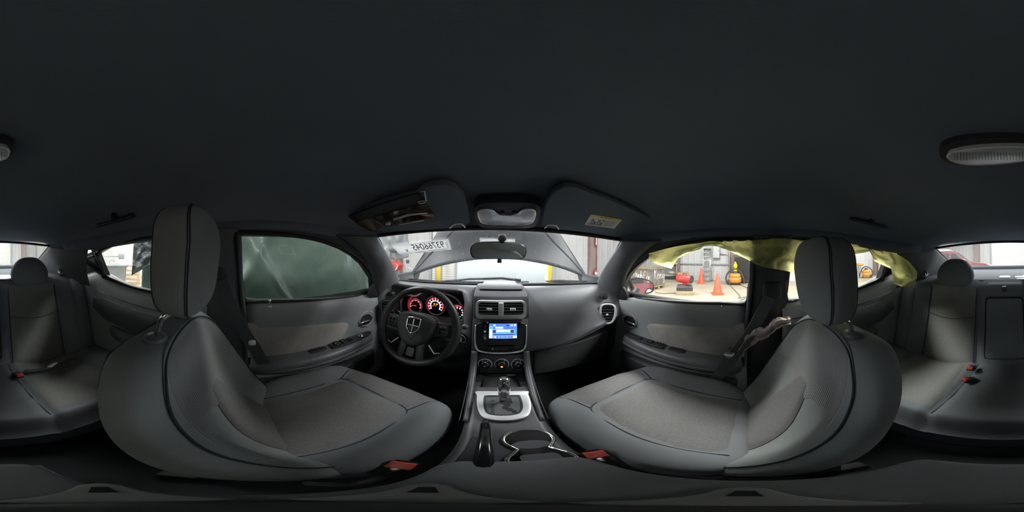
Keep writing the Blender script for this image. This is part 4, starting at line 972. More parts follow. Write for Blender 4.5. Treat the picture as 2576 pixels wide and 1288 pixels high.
# ================================================================ FRONT SEATS
def front_seat(s, dy, dz, hz, cy, ch, label):
    X = .355
    S = thing('front_seat', label, 'car seat', (s * X, .17 + dy, -.86))
    def T(x, y, z): return (s * x, y + dy, z + dz)
    # ---- cushion
    def cf(nx, ny, nz):
        up = sstep(0, 1, nz); bol = .040 * sstep(.52, .86, abs(nx)) * up
        dip = -.032 * up * (1 - nx * nx) * sstep(.75, -.9, ny)
        frontr = -.02 * sstep(.72, 1, ny) * up
        thigh = .012 * sstep(-.1, .45, ny) * up * sstep(.6, .3, abs(nx))
        side = .012 * nx * abs(nx) * sstep(.3, -.8, nz) * -1
        return (side, .03 * sstep(.3, 1, ny) * (1 - nx * nx), bol * sstep(1.1, .3, abs(ny)) + dip + frontr + thigh)
    cc = (s * X, cy, -.645 + dz)
    CU_ = obj('cushion', MB().pillow(cc, (.242, ch, .082), .30, .36, 72, 34, fn=cf, rot=Matrix.Rotation(radians(4), 3, 'X')), 'bolster', S)
    # woven centre of the cushion, laid on the surface
    def csurf(nx, ny, off=0.0):
        r = min(.9999, (abs(nx) ** (2 / .36) + abs(ny) ** (2 / .36)) ** .18); nz = (1 - r ** (2 / .30)) ** .15
        p = Vector((nx * .242, ny * ch, nz * .082)) + Vector(cf(nx, ny, nz)); return Matrix.Rotation(radians(4), 3, 'X') @ p + Vector(cc) + Vector((0, off * .4 * sstep(.7, 1, ny), off))
    def ctop(u, v):
        ny = lerp(-.85, .50, v); nx = lerp(-.60, .60, u) * lerp(1, .92, v)
        return csurf(nx, ny, .0040 - .0055 * min(1, abs(2 * u - 1) ** 10 + abs(2 * v - 1) ** 10))
    obj('cushion_centre', MB().grid(ctop, 34, 34), 'fabric2', S)
    def croll(u, v):
        ny = lerp(.53, .955, v); nx = lerp(-1, 1, u) * lerp(.545, .74, v)
        return csurf(nx, ny, .0045 - .006 * min(1, abs(2 * u - 1) ** 14 + abs(2 * v - 1) ** 10))
    obj('cushion_front', MB().grid(croll, 40, 24), 'fabric2', S)
    def seam_on_top(pts):
        out = []
        for nx, ny in pts:
            out.append(csurf(nx, ny, .001))
        return out
    obj('cushion_seam', MB().tube(smooth_poly(seam_on_top([(-.60, -.85), (-.60, -.3), (-.585, .1), (-.555, .50), (-.2, .555), (.2, .555), (.555, .50), (.585, .1), (.60, -.3), (.60, -.85)]), 5, False), .0022, 5), 'thread', S)
    for q in (-1, 1): obj('cushion_seam', MB().tube(smooth_poly(seam_on_top([(q * .555, .50), (q * .66, .72), (q * .74, .90)]), 4, False), .0022, 5), 'thread', S)
    ringp = [];
    for k in range(60):
        t = 2 * pi * k / 60; nx = (abs(cos(t)) ** .36) * (1 if cos(t) > 0 else -1); ny = (abs(sin(t)) ** .36) * (1 if sin(t) > 0 else -1)
        p = Vector((nx * .243, ny * (ch + .001), .018)) + Vector(cf(nx, ny, .22)); ringp.append(Matrix.Rotation(radians(4), 3, 'X') @ p + Vector(cc))
    obj('cushion_piping', MB().tube(ringp, .0022, 5, True), 'thread', S)
    # ---- side valance and rails
    obj('side_valance', MB().prism([T(.13, .40, -.66), T(.13, .30, -.70), T(.13, .10, -.70), T(.13, .09, -.64), T(.128, .25, -.655)], (s * .014, 0, 0)), 'console', S, bevel=.004)
    obj('seat_base', MB().box(T(X, .16, -.77), (.36, .42, .12)), 'rubber', S, bevel=.01)
    for q in (-.16, .16): obj('floor_rail', MB().box(T(X + q, .18, -.855), (.03, .56, .03)), 'rubber', S, bevel=.003)
    obj('outer_lever', MB().tube([T(.585, .34, -.665), T(.59, .2, -.675), T(.59, .06, -.67)], .006, 8), 'satin', S)
    # ---- backrest
    BT = [  # v, z, y rear, y front edge, half width, bolster depth, dish
        (0, -.66, .050, .125, .215, .030), (.12, -.60, .010, .108, .232, .045), (.3, -.50, -.045, .058, .240, .050), (.45, -.42, -.085, .024, .240, .050), (.6, -.345, -.122, -.012, .236, .045),
        (.75, -.275, -.158, -.046, .226, .034), (.86, -.225, -.185, -.074, .205, .022), (.94, -.192, -.200, -.098, .176, .012), (.985, -.177, -.196, -.122, .150, .004), (1, -.173, -.180, -.140, .125, 0)]
    def back_pt(th, v):
        z, yr, yf, W, b = stab(BT, v)
        c, q = cos(th), sin(th); x = W * (abs(c) ** .55) * (1 if c > 0 else -1); ym = (yr + yf) / 2; hy = (yf - yr) / 2
        y = ym + hy * (abs(q) ** .5) * (1 if q > 0 else -1)
        if q > 0: y -= b * sstep(.86, .50, abs(x) / W) * q ** .4
        return Vector(T(X + x * -1, y, z))       # local +x points inboard
    rings = [[back_pt(2 * pi * k / 72, v) for k in range(72)] for v in [0, .03, .07, .12, .18, .24, .3, .36, .42, .48, .54, .6, .66, .72, .77, .82, .86, .9, .93, .96, .975, .985, .993, 1]]
    BK = obj('backrest', MB().loft(rings), 'fabric', S)
    def front(x, v, off=.0):
        """front face at lateral fraction x (-1 outboard .. 1 inboard)"""
        z, yr, yf, W, b = stab(BT, v); xx = x * W; c = abs(x) ** (1 / .55); c = min(c, .9999); q = sqrt(1 - c * c)
        y = (yr + yf) / 2 + (yf - yr) / 2 * q ** .5 - b * sstep(.86, .50, abs(x)) * q ** .4
        return Vector(T(X - xx, y + off, z + off * .35))
    uvf = lambda u, v: (u * 62, v * 70)
    # perforated panel over the shoulders
    def mp(u, v):
        vv = lerp(.56, .955, v); x = lerp(-.80, .80, u) * lerp(1.0, .80, v * v)
        vv = vv - .16 * abs(2 * u - 1) ** 1.5 * 0 + .10 * (1 - v) * sstep(.45, 0, abs(2 * u - 1)) * -1.2
        e = abs(2 * u - 1) ** 10 + abs(2 * v - 1) ** 10
        return front(x, vv, .0045 - .005 * min(1, e))
    obj('mesh_panel', MB().grid(mp, 40, 34, uv=uvf), 'meshcloth', S)
    def cpn(u, v):
        vv = lerp(.06, .62, v); x = lerp(-1, 1, u) * lerp(.50, .10, v ** 1.3)
        e = abs(2 * u - 1) ** 10 + abs(2 * v - 1) ** 14
        return front(x, vv, .0075 - .006 * min(1, e))
    obj('centre_panel', MB().grid(cpn, 26, 30), 'fabric2', S)
    # piping round the face, stitched seam on the rear edge
    pipe = [front(.80, .02, .002), front(.86, .15, .002), front(.88, .3, .002), front(.885, .45, .002), front(.88, .6, .002), front(.86, .72, .002), front(.84, .82, .003), front(.78, .90, .004), front(.66, .955, .006), front(.4, .985, .01), front(0, .992, .012), front(-.4, .985, .01), front(-.66, .955, .006), front(-.78, .90, .004), front(-.84, .82, .003), front(-.86, .72, .002), front(-.88, .6, .002), front(-.885, .45, .002), front(-.88, .3, .002), front(-.86, .15, .002), front(-.80, .02, .002)]
    obj('face_piping', MB().tube(smooth_poly(pipe, 4, False), .0022, 6), 'thread', S)
    rp = [back_pt(radians(a), v) for a, v in ((-28, .02), (-28, .2), (-28, .4), (-28, .6), (-28, .75), (-30, .86), (-36, .93), (-50, .97), (-90, .985), (-130, .97), (-144, .93), (-150, .86), (-152, .75), (-152, .6), (-152, .4), (-152, .2))]
    obj('rear_seam', MB().tube(smooth_poly(rp, 4, False), .0022, 5), 'thread', S)
    # ---- headrest
    hc = T(X, -.098, hz - dz)
    def hf(nx, ny, nz): return (-.018 * nx * sstep(.2, -1, nz), -.014 * (nx * nx) * (ny > 0) * ny + .012 * nz - .010 * sstep(.2, 1, nz), 0)
    HR = obj('headrest', MB().pillow(hc, (.122, .053, .106), .55, .62, 56, 36, fn=hf), 'fabric', S)
    def hs(a, e2=.62, e1=.55, th=0):
        ring = []
        for j in range(49):
            ph = -pi / 2 + 2 * pi * j / 48; cph = cos(ph); sph = sin(ph)
            rr = (abs(cph) ** .55) * (1 if cph > 0 else -1); nz = (abs(sph) ** .55) * (1 if sph > 0 else -1)
            c_ = cos(a); s_ = sin(a); nx = abs(rr) * (abs(c_) ** .62) * (1 if c_ > 0 else -1); ny = abs(rr) * (abs(s_) ** .62) * (1 if s_ > 0 else -1)
            if rr < 0: continue
            p = Vector((nx * .1225, ny * .0535, nz * .1065)) + Vector(hf(nx, ny, nz)); ring.append(Vector(hc) + p)
        return ring
    ai = 0 if s < 0 else pi
    for da, rr in ((.42, .0011), (.50, .0014), (-.62, .0011)):
        a = da if s < 0 else pi - da
        obj('headrest_seam', MB().tube(hs(a), rr, 5), 'thread', HR)
    for q in (-1, 1):
        bx = Vector(T(X - q * .072, -.150, -.172)); top_ = Vector((bx.x, hc[1] - .01, hc[2] - .08))
        k1 = bx.lerp(top_, .55) + Vector((0, -.012, 0))
        obj('headrest_post', MB().tube([bx - Vector((0, 0, .01)), bx.lerp(k1, .9), k1 + Vector((0, .004, .008)), top_], .0065, 12), 'chrome', S)
        obj('post_collar', MB().lathe([(.021, -.006), (.0235, .0), (.0225, .008), (.012, .011), (.010, .012)], bx, (0, -.12, 1), 28), 'console', S)
    # ---- belt buckle
    b0 = at(1020, 1163, z=-.555) if s < 0 else at(1488, 1136, z=-.555)
    tl = Vector((-.05 * s, .30, -.10)); dirv = Vector((s * .1, .62, .55)).normalized()
    sd = Vector((dirv.y, -dirv.x, 0)).normalized(); nn = sd.cross(dirv).normalized(); rot = Matrix((sd, dirv, nn)).transposed()
    BU = obj('belt_buckle', MB().box(b0 - dirv * .028, (.036, .058, .019), rot), 'gloss', S, bevel=.003)
    obj('release_button', MB().box(b0 - dirv * .0105 + nn * .006, (.030, .024, .010), rot), 'red', BU, bevel=.002)
    obj('buckle_slot', MB().box(b0 + dirv * .0015 - nn * .004, (.026, .004, .005), rot), 'rubber', BU, smooth=False)
    obj('buckle_stalk', MB().tube([b0 - dirv * .05, b0 - dirv * .09 + Vector((0, -.01, -.02)), b0 + Vector((s * .015, -.10, -.12))], .010, 8, flat=.5), 'rubber', S)
    return S
front_seat(-1, 0, 0, -.016, .238, .205, 'charcoal driver seat with raised headrest, facing the steering wheel')
front_seat(1, -.07, -.02, -.055, .238, .240, 'charcoal front passenger seat with lowered headrest and pink cloth at its side')

# ================================================================ REAR BENCH
RS = thing('rear_bench', 'dark grey rear bench seat with two humped headrests', 'bench seat', (0, -.75, -.86))
def rface(x, z, off=0):
    """front face of the rear backrest"""
    k = (-.15 - z) / .52; y = lerp(-.985, -.835, k)
    ax = abs(x); y += .035 * sstep(.46, .56, ax) - .03 * sstep(.58, .66, ax) - .012 * math.exp(-((ax - .145) / .02) ** 2) + .012 * math.exp(-((ax - .31) / .12) ** 2)
    y -= .05 * sstep(-.20, -.145, z) ** 2
    return (x, y + off, z)
obj('backrest', MB().grid(lambda u, v: rface(lerp(-.665, .665, u), lerp(-.68, -.147, v)), 90, 24), 'rearfab', RS)
for s in (-1, 1):
    w = 'near the bin' if s < 0 else 'near the yellow airbag'
    obj('back_centre_panel', MB().grid(lambda u, v: Vector(rface(s * lerp(.17, .46, u) * 1, lerp(-.665, -.185, v))) + Vector((0, .010 - .010 * min(1, abs(2 * u - 1) ** 10 + abs(2 * v - 1) ** 12), .002)), 24, 26), 'rearfab2', RS)
    obj('panel_seam', MB().tube([Vector(rface(s * lerp(.175, .455, k / 10), -.36 - .012 * sin(pi * k / 10) * 1.5, .013)) for k in range(11)], .002, 5), 'thread', RS)
    for xx in (.165, .465): obj('panel_seam', MB().tube([Vector(rface(s * xx, lerp(-.66, -.19, k / 8), .006)) for k in range(9)], .0025, 5), 'thread', RS)
    # humped headrest
    def hump(nx, ny, nz): return (-.030 * nx * sstep(-.2, 1, nz), -.012 * nz, 0)
    obj('headrest', MB().pillow((s * .315, -1.015, -.105), (.125, .045, .095), .75, .6, 40, 26, fn=hump), 'rearfab', RS)
    obj('side_bolster', MB().pillow((s * .618, -.905, -.43), (.050, .085, .27), .4, .5, 28, 20, fn=lambda x, y, z: (0, -.13 * (.5 + .5 * z) * 1.0 + .05, 0)), 'rearfab', RS)
# folding centre armrest
FA = obj('folding_armrest', MB().prism([Vector(rface(x, -.43 + z, .016)) for x, z in rrect(.205, .36, .018, 4)], (0, -.03, 0)), 'rearfab', RS, bevel=.01, seg=3)
obj('armrest_top', MB().prism([Vector(rface(x, -.198 + z, .014)) for x, z in rrect(.21, .07, .012, 3)], (0, -.03, 0)), 'rearfab', RS, bevel=.008)
obj('armrest_foot', MB().prism([Vector(rface(x, -.645 + z, .02)) for x, z in rrect(.215, .06, .012, 3)], (0, -.03, 0)), 'rearfab', RS, bevel=.008)
obj('armrest_outline', MB().tube([Vector(rface(x, -.43 + z, .010)) for x, z in rrect(.214, .369, .02, 4)], .0035, 5, True), 'rubber', FA)
pt = at(2526, 727, y=-.955)
TB = obj('release_tab', MB().box(pt, (.026, .012, .036)), 'black', FA, bevel=.003)
obj('tab_edge', MB().box(pt + Vector((0, .007, .016)), (.026, .003, .004)), 'satin', TB, smooth=False)
# cushion
def rc(u, v):
    x = lerp(-.67, .67, u); y = lerp(-.86, -.31, v); z = -.645 + .03 * sstep(0, .75, v)
    ax = abs(x); z -= .022 * math.exp(-((ax - .33) / .14) ** 2) * sstep(1, .5, v); z += .02 * sstep(.52, .6, ax) * sstep(.9, .3, v)
    z -= .018 * math.exp(-((ax - .135 - .06 * v) / .016) ** 2)
    z -= .10 * sstep(.86, 1.0, v) ** 1.6
    y += .03 * sstep(.8, 1, v) * -1
    return (x, y, z)
obj('cushion', MB().grid(rc, 100, 44), 'rearfab', RS)
obj('cushion_front', MB().grid(lambda u, v: (lerp(-.67, .67, u), -.337 - .03 * v, lerp(-.715, -.87, v)), 20, 5), 'rearfab', RS)
for s in (-1, 1):
    obj('cushion_seam', MB().tube([Vector(rc(.5 + s * (.135 + .06 * v) / 1.34, v)) + Vector((0, 0, .001)) for v in [k / 14 for k in range(14)]], .0025, 5), 'rubber', RS)
    obj('cushion_centre', MB().grid(lambda u, v: Vector(rc(.5 + s * lerp(.20, .50, u) / 1.34, lerp(.06, .80, v))) + Vector((0, 0, .011 - .011 * min(1, abs(2 * u - 1) ** 10 + abs(2 * v - 1) ** 12))), 24, 24), 'rearfab2', RS)
# rear buckles
def rear_buckle(px, py, ang, lift=0):
    p = at(px, py, z=-.60 + lift); rot = Matrix.Rotation(ang, 3, 'Z') @ Matrix.Rotation(radians(25), 3, 'X')
    b = obj('belt_buckle', MB().box(p + rot @ Vector((0, -.022, -.004)), (.032, .06, .022), rot), 'black', RS, bevel=.003)
    obj('release_button', MB().box(p + rot @ Vector((0, .002, .003)), (.028, .024, .018), rot), 'red', b, bevel=.003)
rear_buckle(49, 944, radians(15)); rear_buckle(2441, 926, radians(-5)); rear_buckle(2430, 955, radians(-40))
# plastic tether anchors and a sheet of paper on the parcel shelf
q = at(2528, 697, z=-.148)
TA = thing('tether_anchor', 'white tether anchor cap on the parcel shelf, passenger side of the paper', 'anchor cap', q)
obj('cap', MB().prism([(q.x + x, q.y + y, -.150) for x, y in rrect(.075, .10, .012)], (0, 0, .006)), 'paper', TA, bevel=.002)
for dx in (-.018, .018): obj('cap_slot', MB().prism([(q.x + dx + x, q.y + y, -.1445) for x, y in rrect(.024, .03, .005)], (0, 0, .001)), 'ink2', TA, smooth=False)
q = at(2570, 697, z=-.148)
TA = thing('tether_anchor', 'flat white tether anchor cap on the parcel shelf beside the paper sheet', 'anchor cap', q)
obj('cap', MB().prism([(q.x + x, q.y + y, -.150) for x, y in rrect(.09, .07, .012)], (0, 0, .006)), 'paper', TA, bevel=.002)
obj('cap_slot', MB().prism([(q.x - .02 + x, q.y + y, -.1445) for x, y in rrect(.03, .012, .004)], (0, 0, .001)), 'ink2', TA, smooth=False)
q = at(10, 697, z=-.146)
o = obj('paper_sheet', MB().grid(lambda u, v: (q.x + (u - .5) * .16 * .8 + (v - .5) * .10, q.y + (v - .5) * .17 - (u - .5) * .10, -.147 + .004 * sin(3 * u + 2 * v)), 8, 8), 'paper', solid=.0008); tag(o, 'white paper sheet lying skewed on the parcel shelf', 'paper')

# ================================================================ SEAT BELTS
def belt(label, parts):
    B = thing('seat_belt', label, 'seat belt', Vector(parts[0][1][0])); return B
# passenger front
g = at(1940, 722, x=.655)
B = thing('seat_belt', 'dark grey seat belt hanging from the passenger centre pillar', 'seat belt', g)
obj('height_adjuster', MB().pillow((g.x - .012, g.y, g.z - .005), (.020, .040, .055), .6, .6, 24, 16), 'black', B)
obj('adjuster_slot', MB().box((g.x - .031, g.y - .002, g.z + .022), (.008, .058, .008)), 'gloss', B, bevel=.003)
pts = [at(1936, 748, x=.625), at(1915, 790, x=.612), at(1880, 850, x=.600), at(1850, 890, x=.590), at(1835, 912, x=.585), at(1812, 940, x=.592), at(1795, 960, x=.61), at(1790, 985, x=.63)]
obj('webbing', ribbon(smooth_poly(pts, 4, False), .047, Vector((-.1, .8, .35))), 'belt', B, smooth=False)
q = at(1836, 893, x=.578); ax_ = (pts[4] - pts[2]).normalized()
TG = obj('latch_tongue', MB().prism([q + Vector((0, y, z)) for y, z in ((-.018, .016), (.022, .013), (.022, .003), (.013, -.018), (-.003, -.020), (-.018, .003))], (-.005, 0, 0)), 'darkchrome', B, bevel=.002)
obj('stop_button', MB().lathe([(.007, 0), (.007, .005), (.004, .007)], at(1836, 875, x=.582), (-1, 0, 0), 14), 'black', B)
# driver front
g = at(548, 640, x=-.60)
B = thing('seat_belt', 'dark grey seat belt running down behind the driver seat shoulder', 'seat belt', g)
pts = [at(553, 690, x=-.625), at(566, 730, x=-.618), at(582, 770, x=-.61), at(600, 808, x=-.60), at(620, 846, x=-.595), at(640, 875, x=-.60), at(662, 915, x=-.62)]
obj('webbing', ribbon(smooth_poly(pts, 4, False), .047, Vector((.1, .8, .3))), 'belt', B, smooth=False)
obj('height_adjuster', MB().pillow(at(545, 672, x=-.628), (.020, .040, .050), .6, .6, 24, 16), 'black', B)
q = at(634, 862, x=-.588)
obj('latch_tongue', MB().pillow(q, (.006, .014, .012), .6, .6, 14, 8), 'satin', B)
# rear pair
for s, pxs, lab in ((-1, [(157, 690), (166, 730), (180, 790), (200, 840), (215, 880), (222, 898)], 'dark grey rear seat belt on the driver side with loose tongue'), (1, [(2322, 695), (2310, 740), (2296, 790), (2276, 840), (2262, 885), (2257, 905)], 'dark grey rear seat belt on the passenger side')):
    xs_ = (.545, .60, .615, .61, .60, .59)
    pts = [at(a, b, x=s * xx) for (a, b), xx in zip(pxs, xs_)]
    B = thing('seat_belt', lab, 'seat belt', pts[-1])
    obj('webbing', ribbon(smooth_poly(pts, 4, False), .044, Vector((s * .8, .3, .1))), 'belt', B, smooth=False)
    e = pts[-1]
    T_ = obj('latch_tongue', MB().box(e + Vector((0, .004, -.012)), (.034, .008, .028)), 'satin', B, bevel=.003)
    obj('tongue_slot', MB().box(e + Vector((0, .009, -.016)), (.018, .002, .010)), 'rubber', T_, smooth=False)
lp = [at(60, 932, z=-.612), at(95, 930, z=-.605), at(130, 922, z=-.60), at(160, 912, z=-.60), at(182, 900, z=-.605)]
B = thing('seat_belt', 'grey lap belt lying across the rear cushion near the red buckle', 'seat belt', lp[2])
obj('webbing', ribbon(smooth_poly(lp, 4, False), .042, Vector((.1, 1, .5))), 'belt', B, smooth=False)
obj('latch_tongue', MB().box(at(132, 918, z=-.59), (.05, .03, .008), Matrix.Rotation(.5, 3, 'Z') @ Matrix.Rotation(.5, 3, 'X')), 'satin', B, bevel=.004)
# ================================================================ OVERHEAD
def vis(px, py, d=0.0, z0=.098, k=.33, y0=.575): return atf(px, py, lambda p: p.z + d - (z0 + (y0 - p.y) * k))
VN = Vector((0, .33, 1)).normalized()
def quad_map(c, fn):
    """c: four picture corners TL TR BR BL; returns map (u right, v down) -> place"""
    def g(u, v, d=0.0):
        px = lerp(lerp(c[0][0], c[1][0], u), lerp(c[3][0], c[2][0], u), v); py = lerp(lerp(c[0][1], c[1][1], u), lerp(c[3][1], c[2][1], u), v)
        return fn(px, py, d)
    return g
LV = [(905, 584), (880, 569), (868, 553), (888, 536), (960, 512), (1048, 489), (1062, 476), (1085, 467), (1115, 464), (1145, 473), (1166, 497), (1176, 530), (1181, 561), (1160, 573), (1060, 579), (960, 585)]
RV = [(1362, 568), (1366, 540), (1376, 508), (1396, 482), (1420, 470), (1450, 472), (1480, 485), (1560, 515), (1630, 545), (1652, 562), (1650, 578), (1600, 591), (1560, 596), (1480, 585), (1400, 577)]
S1 = thing('sun_visor', 'black folded sun visor with brown vinyl organiser, driver side', 'sun visor', vis(1020, 530))
obj('panel', MB().prism([vis(*p) for p in LV], VN * .020), 'headliner', S1, bevel=.006, seg=3)
band = [(862, 551), (950, 518), (1050, 488), (1058, 492), (1072, 514), (960, 540), (876, 566)]
obj('elastic_band', MB().prism([vis(*p, .008) for p in band], VN * .006), 'black', S1, smooth=False)
slv = [(872, 567), (960, 541), (1070, 514), (1082, 524), (1094, 545), (1090, 549), (1000, 566), (962, 573), (918, 589), (890, 583)]
SL = obj('vinyl_sleeve', MB().prism([vis(*p, .009) for p in slv], VN * .006), 'brownsleeve', S1, smooth=False)
obj('clear_pocket', MB().prism([vis(*p, .012) for p in [(935, 549), (1070, 514), (1082, 524), (1094, 545), (1090, 549), (1000, 566), (968, 572)]], VN * .001), 'clear', SL, smooth=False)
obj('pen', MB().tube([vis(991, 551, .016), vis(1030, 540, .016), vis(1075, 536, .016)], [.005, .004, .002], 8), 'satin', SL)
obj('pocket_edge', MB().tube([vis(935, 549, .014), vis(952, 560, .014), vis(970, 572, .014)], .0012, 5), 'pillar', SL)
obj('metal_cap', MB().pillow(vis(976, 563, .014), (.010, .008, .005), .7, .7, 14, 8), 'satin', SL)
obj('strap_buckle', MB().tube([vis(1058, 482, .012), vis(1068, 481, .012), vis(1072, 505, .012), vis(1060, 506, .012), vis(1052, 508, .012), vis(1056, 513, .012), vis(1071, 509, .012)], .0016, 5), 'satin', S1)
obj('white_slip', MB().prism([vis(*p, .0095) for p in [(1003, 565), (1064, 551), (1066, 556), (1004, 566.5)]], VN * .0008), 'paper', S1, smooth=False)
obj('visor_clip', MB().tube([vis(1132, 574, .006), vis(1138, 567, .006), vis(1148, 563, .006), vis(1162, 563, .006), vis(1170, 572, .006)], .0025, 6), 'satin', S1)
S2 = thing('sun_visor', 'black folded sun visor with white warning label, passenger side', 'sun visor', vis(1480, 530))
obj('panel', MB().prism([vis(*p) for p in RV], VN * .020), 'headliner', S2, bevel=.006, seg=3)
obj('visor_clip', MB().tube([vis(1370, 574, .006), vis(1378, 566, .006), vis(1390, 566, .006), vis(1400, 568, .006), vis(1406, 577, .006)], .0025, 6), 'satin', S2)
qm = quad_map([(1487, 539.5), (1565, 553), (1545.5, 575.5), (1471, 565.5)], vis)
WL = obj('warning_label', MB().prism([qm(u, v, .0012) for u, v in ((.0, 0), (1, 0), (1, 1), (0, 1))], VN * .001), 'paper', S2, smooth=False)
obj('label_header', MB().prism([qm(u, v, .0018) for u, v in ((0, 0), (1, 0), (1, .17), (0, .17))], VN * .0006), 'yellowprint', WL, smooth=False)
obj('warning_text', text_mb('WARNING', 1, lambda x, y, z: qm(.57 + x * .062, .085 - y * .155, .0026)), 'ink', WL, smooth=False)
obj('warning_triangle', MB().prism([qm(u, v, .0026) for u, v in ((.33, .14), (.365, .03), (.40, .14))], VN * .0004), 'ink', WL, smooth=False)
obj('label_title', text_mb('EVEN WITH ADVANCED AIR BAGS', 1, lambda x, y, z: qm(.52 + x * .036, .25 - y * .075, .002)), 'ink2', WL, smooth=False)
mb = MB()
for k in range(7): mb.prism([qm(u, v, .002) for u, v in ((.55, .36 + k * .085), (.93 - .05 * (k % 3), .36 + k * .085), (.93 - .05 * (k % 3), .385 + k * .085), (.55, .385 + k * .085))], VN * .0003)
obj('label_print', mb, 'ink2', WL, smooth=False)
mb = MB()
for k in range(22): mb.prism([qm(u, v, .002) for u, v in ((.06 + k * .021, .80), (.06 + k * .021 + .006 + .006 * (k % 3 == 0), .80), (.06 + k * .021 + .006 + .006 * (k % 3 == 0), .93), (.06 + k * .021, .93))], VN * .0003)
obj('barcode', mb, 'ink', WL, smooth=False)
mb = MB()
for u0 in (.12, .33):
    mb.tube([qm(u0, .34, .002), qm(u0 + .025, .74, .002), qm(u0 + .13, .76, .002), qm(u0 + .17, .62, .002)], .0011, 4)
    mb.tube([qm(u0 + .055, .40, .002), qm(u0 + .075, .6, .002), qm(u0 + .14, .62, .002), qm(u0 + .165, .8, .002)], .0017, 4)
mb.pillow(qm(.385, .36, .002), (.0022, .0022, .0005), 1, 1, 10, 5)
mb.tube([qm(.50 + .03 * cos(t), .42 + .1 * sin(t), .002) for t in [2 * pi * k / 12 for k in range(12)]], .0009, 4, True)
obj('seat_pictogram', mb, 'ink', WL, smooth=False)

# front map lamp
FL = thing('map_lamp', 'black overhead lamp with clear twin lens and two buttons', 'lamp', vis(1275, 540))
def fl(px, py, d=0.0): return vis(px, py, d, z0=.104)
obj('housing', MB().prism([fl(*p) for p in smooth_poly([(1193, 535, 0), (1200, 518, 0), (1225, 511, 0), (1275, 509, 0), (1330, 511, 0), (1355, 518, 0), (1360, 535, 0), (1352, 560, 0), (1336, 573, 0), (1275, 575, 0), (1216, 573, 0), (1200, 560, 0)], 3) for p in [(p.x, p.y)]], VN * .030), 'black', FL, bevel=.008, seg=3)
lens = [(p.x, p.y) for p in smooth_poly([(1203, 532, 0), (1220, 526, 0), (1240, 529, 0), (1252, 539, 0), (1275, 542, 0), (1299, 539, 0), (1312, 529, 0), (1332, 526, 0), (1347, 532, 0), (1342, 555, 0), (1325, 563, 0), (1275, 565, 0), (1225, 563, 0), (1208, 555, 0)], 3)]
LN = obj('lens', MB().prism([fl(*p, .004) for p in lens], VN * .01), 'lens', FL, bevel=.003)
obj('lens_rim', MB().tube([fl(*p, .003) for p in lens], .0025, 6, True), 'chrome', FL)
for k in range(12):
    for sx in (-1, 1):
        u = 1275 + sx * (38 + k * 2.6); obj('lens_rib', MB().tube([fl(u, 532 + (3 if k < 2 else 0), .0048), fl(u, 553, .0048)], .0007, 4), 'satin', LN)
for u in (1264, 1294): obj('button', MB().lathe([(.0065, 0), (.0065, .005), (.005, .007), (0, .0075)], fl(u, 533, .0), -VN, 20), 'gloss', FL)
# rear dome lamp
def dz_(px, py, z): return at(px, py, z=z)
RLp = [(p.x, p.y) for p in smooth_poly([(2362, 386, 0), (2375, 366, 0), (2420, 353, 0), (2500, 347, 0), (2570, 348, 0), (2604, 358, 0), (2612, 378, 0), (2600, 398, 0), (2560, 411, 0), (2480, 418, 0), (2410, 417, 0), (2375, 405, 0)], 4)]
RL = thing('dome_lamp', 'oval black dome lamp with frosted lens over the rear seat', 'lamp', dz_(2490, 385, .215))
obj('housing', MB().prism([dz_(*p, .218) for p in RLp], (0, 0, .02)), 'black', RL, bevel=.006, seg=3)
LRp = [(p.x, p.y) for p in smooth_poly([(2384, 394, 0), (2396, 383, 0), (2440, 374, 0), (2500, 369, 0), (2560, 368, 0), (2592, 372, 0), (2598, 385, 0), (2585, 400, 0), (2520, 410, 0), (2440, 413, 0), (2400, 406, 0)], 4)]
LN = obj('lens', MB().prism([dz_(*p, .209) for p in LRp], (0, 0, .012)), 'lens2', RL, bevel=.004)
obj('lens_rim', MB().tube([dz_(*p, .211) for p in LRp], .0025, 6, True), 'satin', RL)
for k in range(24):
    u = 2400 + k * 7.8; obj('lens_rib', MB().tube([dz_(u, 384 - .05 * min(k, 12), .2085), dz_(u + 1, 402, .2085)], .0005, 4), 'pillar', LN)
# grab handles
for s, a, b, c, lab in ((-1, (241, 570), (333, 543), (290, 548), 'folded black grab handle above the rear window near the bin'), (1, (2232, 574), (2138, 549), (2188, 556), 'folded black grab handle above the yellow airbag')):
    pa, pb = at(*a, x=s * .512), at(*b, x=s * .522)
    GH = thing('grab_handle', lab, 'grab handle', (pa + pb) / 2)
    obj('bar', MB().tube([pa, pa.lerp(pb, .1), pa.lerp(pb, .5), pa.lerp(pb, .9), pb], [.006, .0085, .009, .0085, .006], 12), 'black', GH)
    pc = at(*c, x=s * .516)
    obj('coat_hook', MB().prism([pc + Vector((0, y, z)) for y, z in ((-.010, -.012), (-.012, .012), (-.004, .028), (.004, .028), (.012, .012), (.012, -.010))], (-s * .016, 0, 0)), 'gloss', GH, bevel=.003)
    for q in (pa.lerp(pb, .06), pa.lerp(pb, .94)): obj('mount', MB().box(q + Vector((s * .010, 0, .006)), (.022, .02, .016)), 'black', GH, bevel=.003)
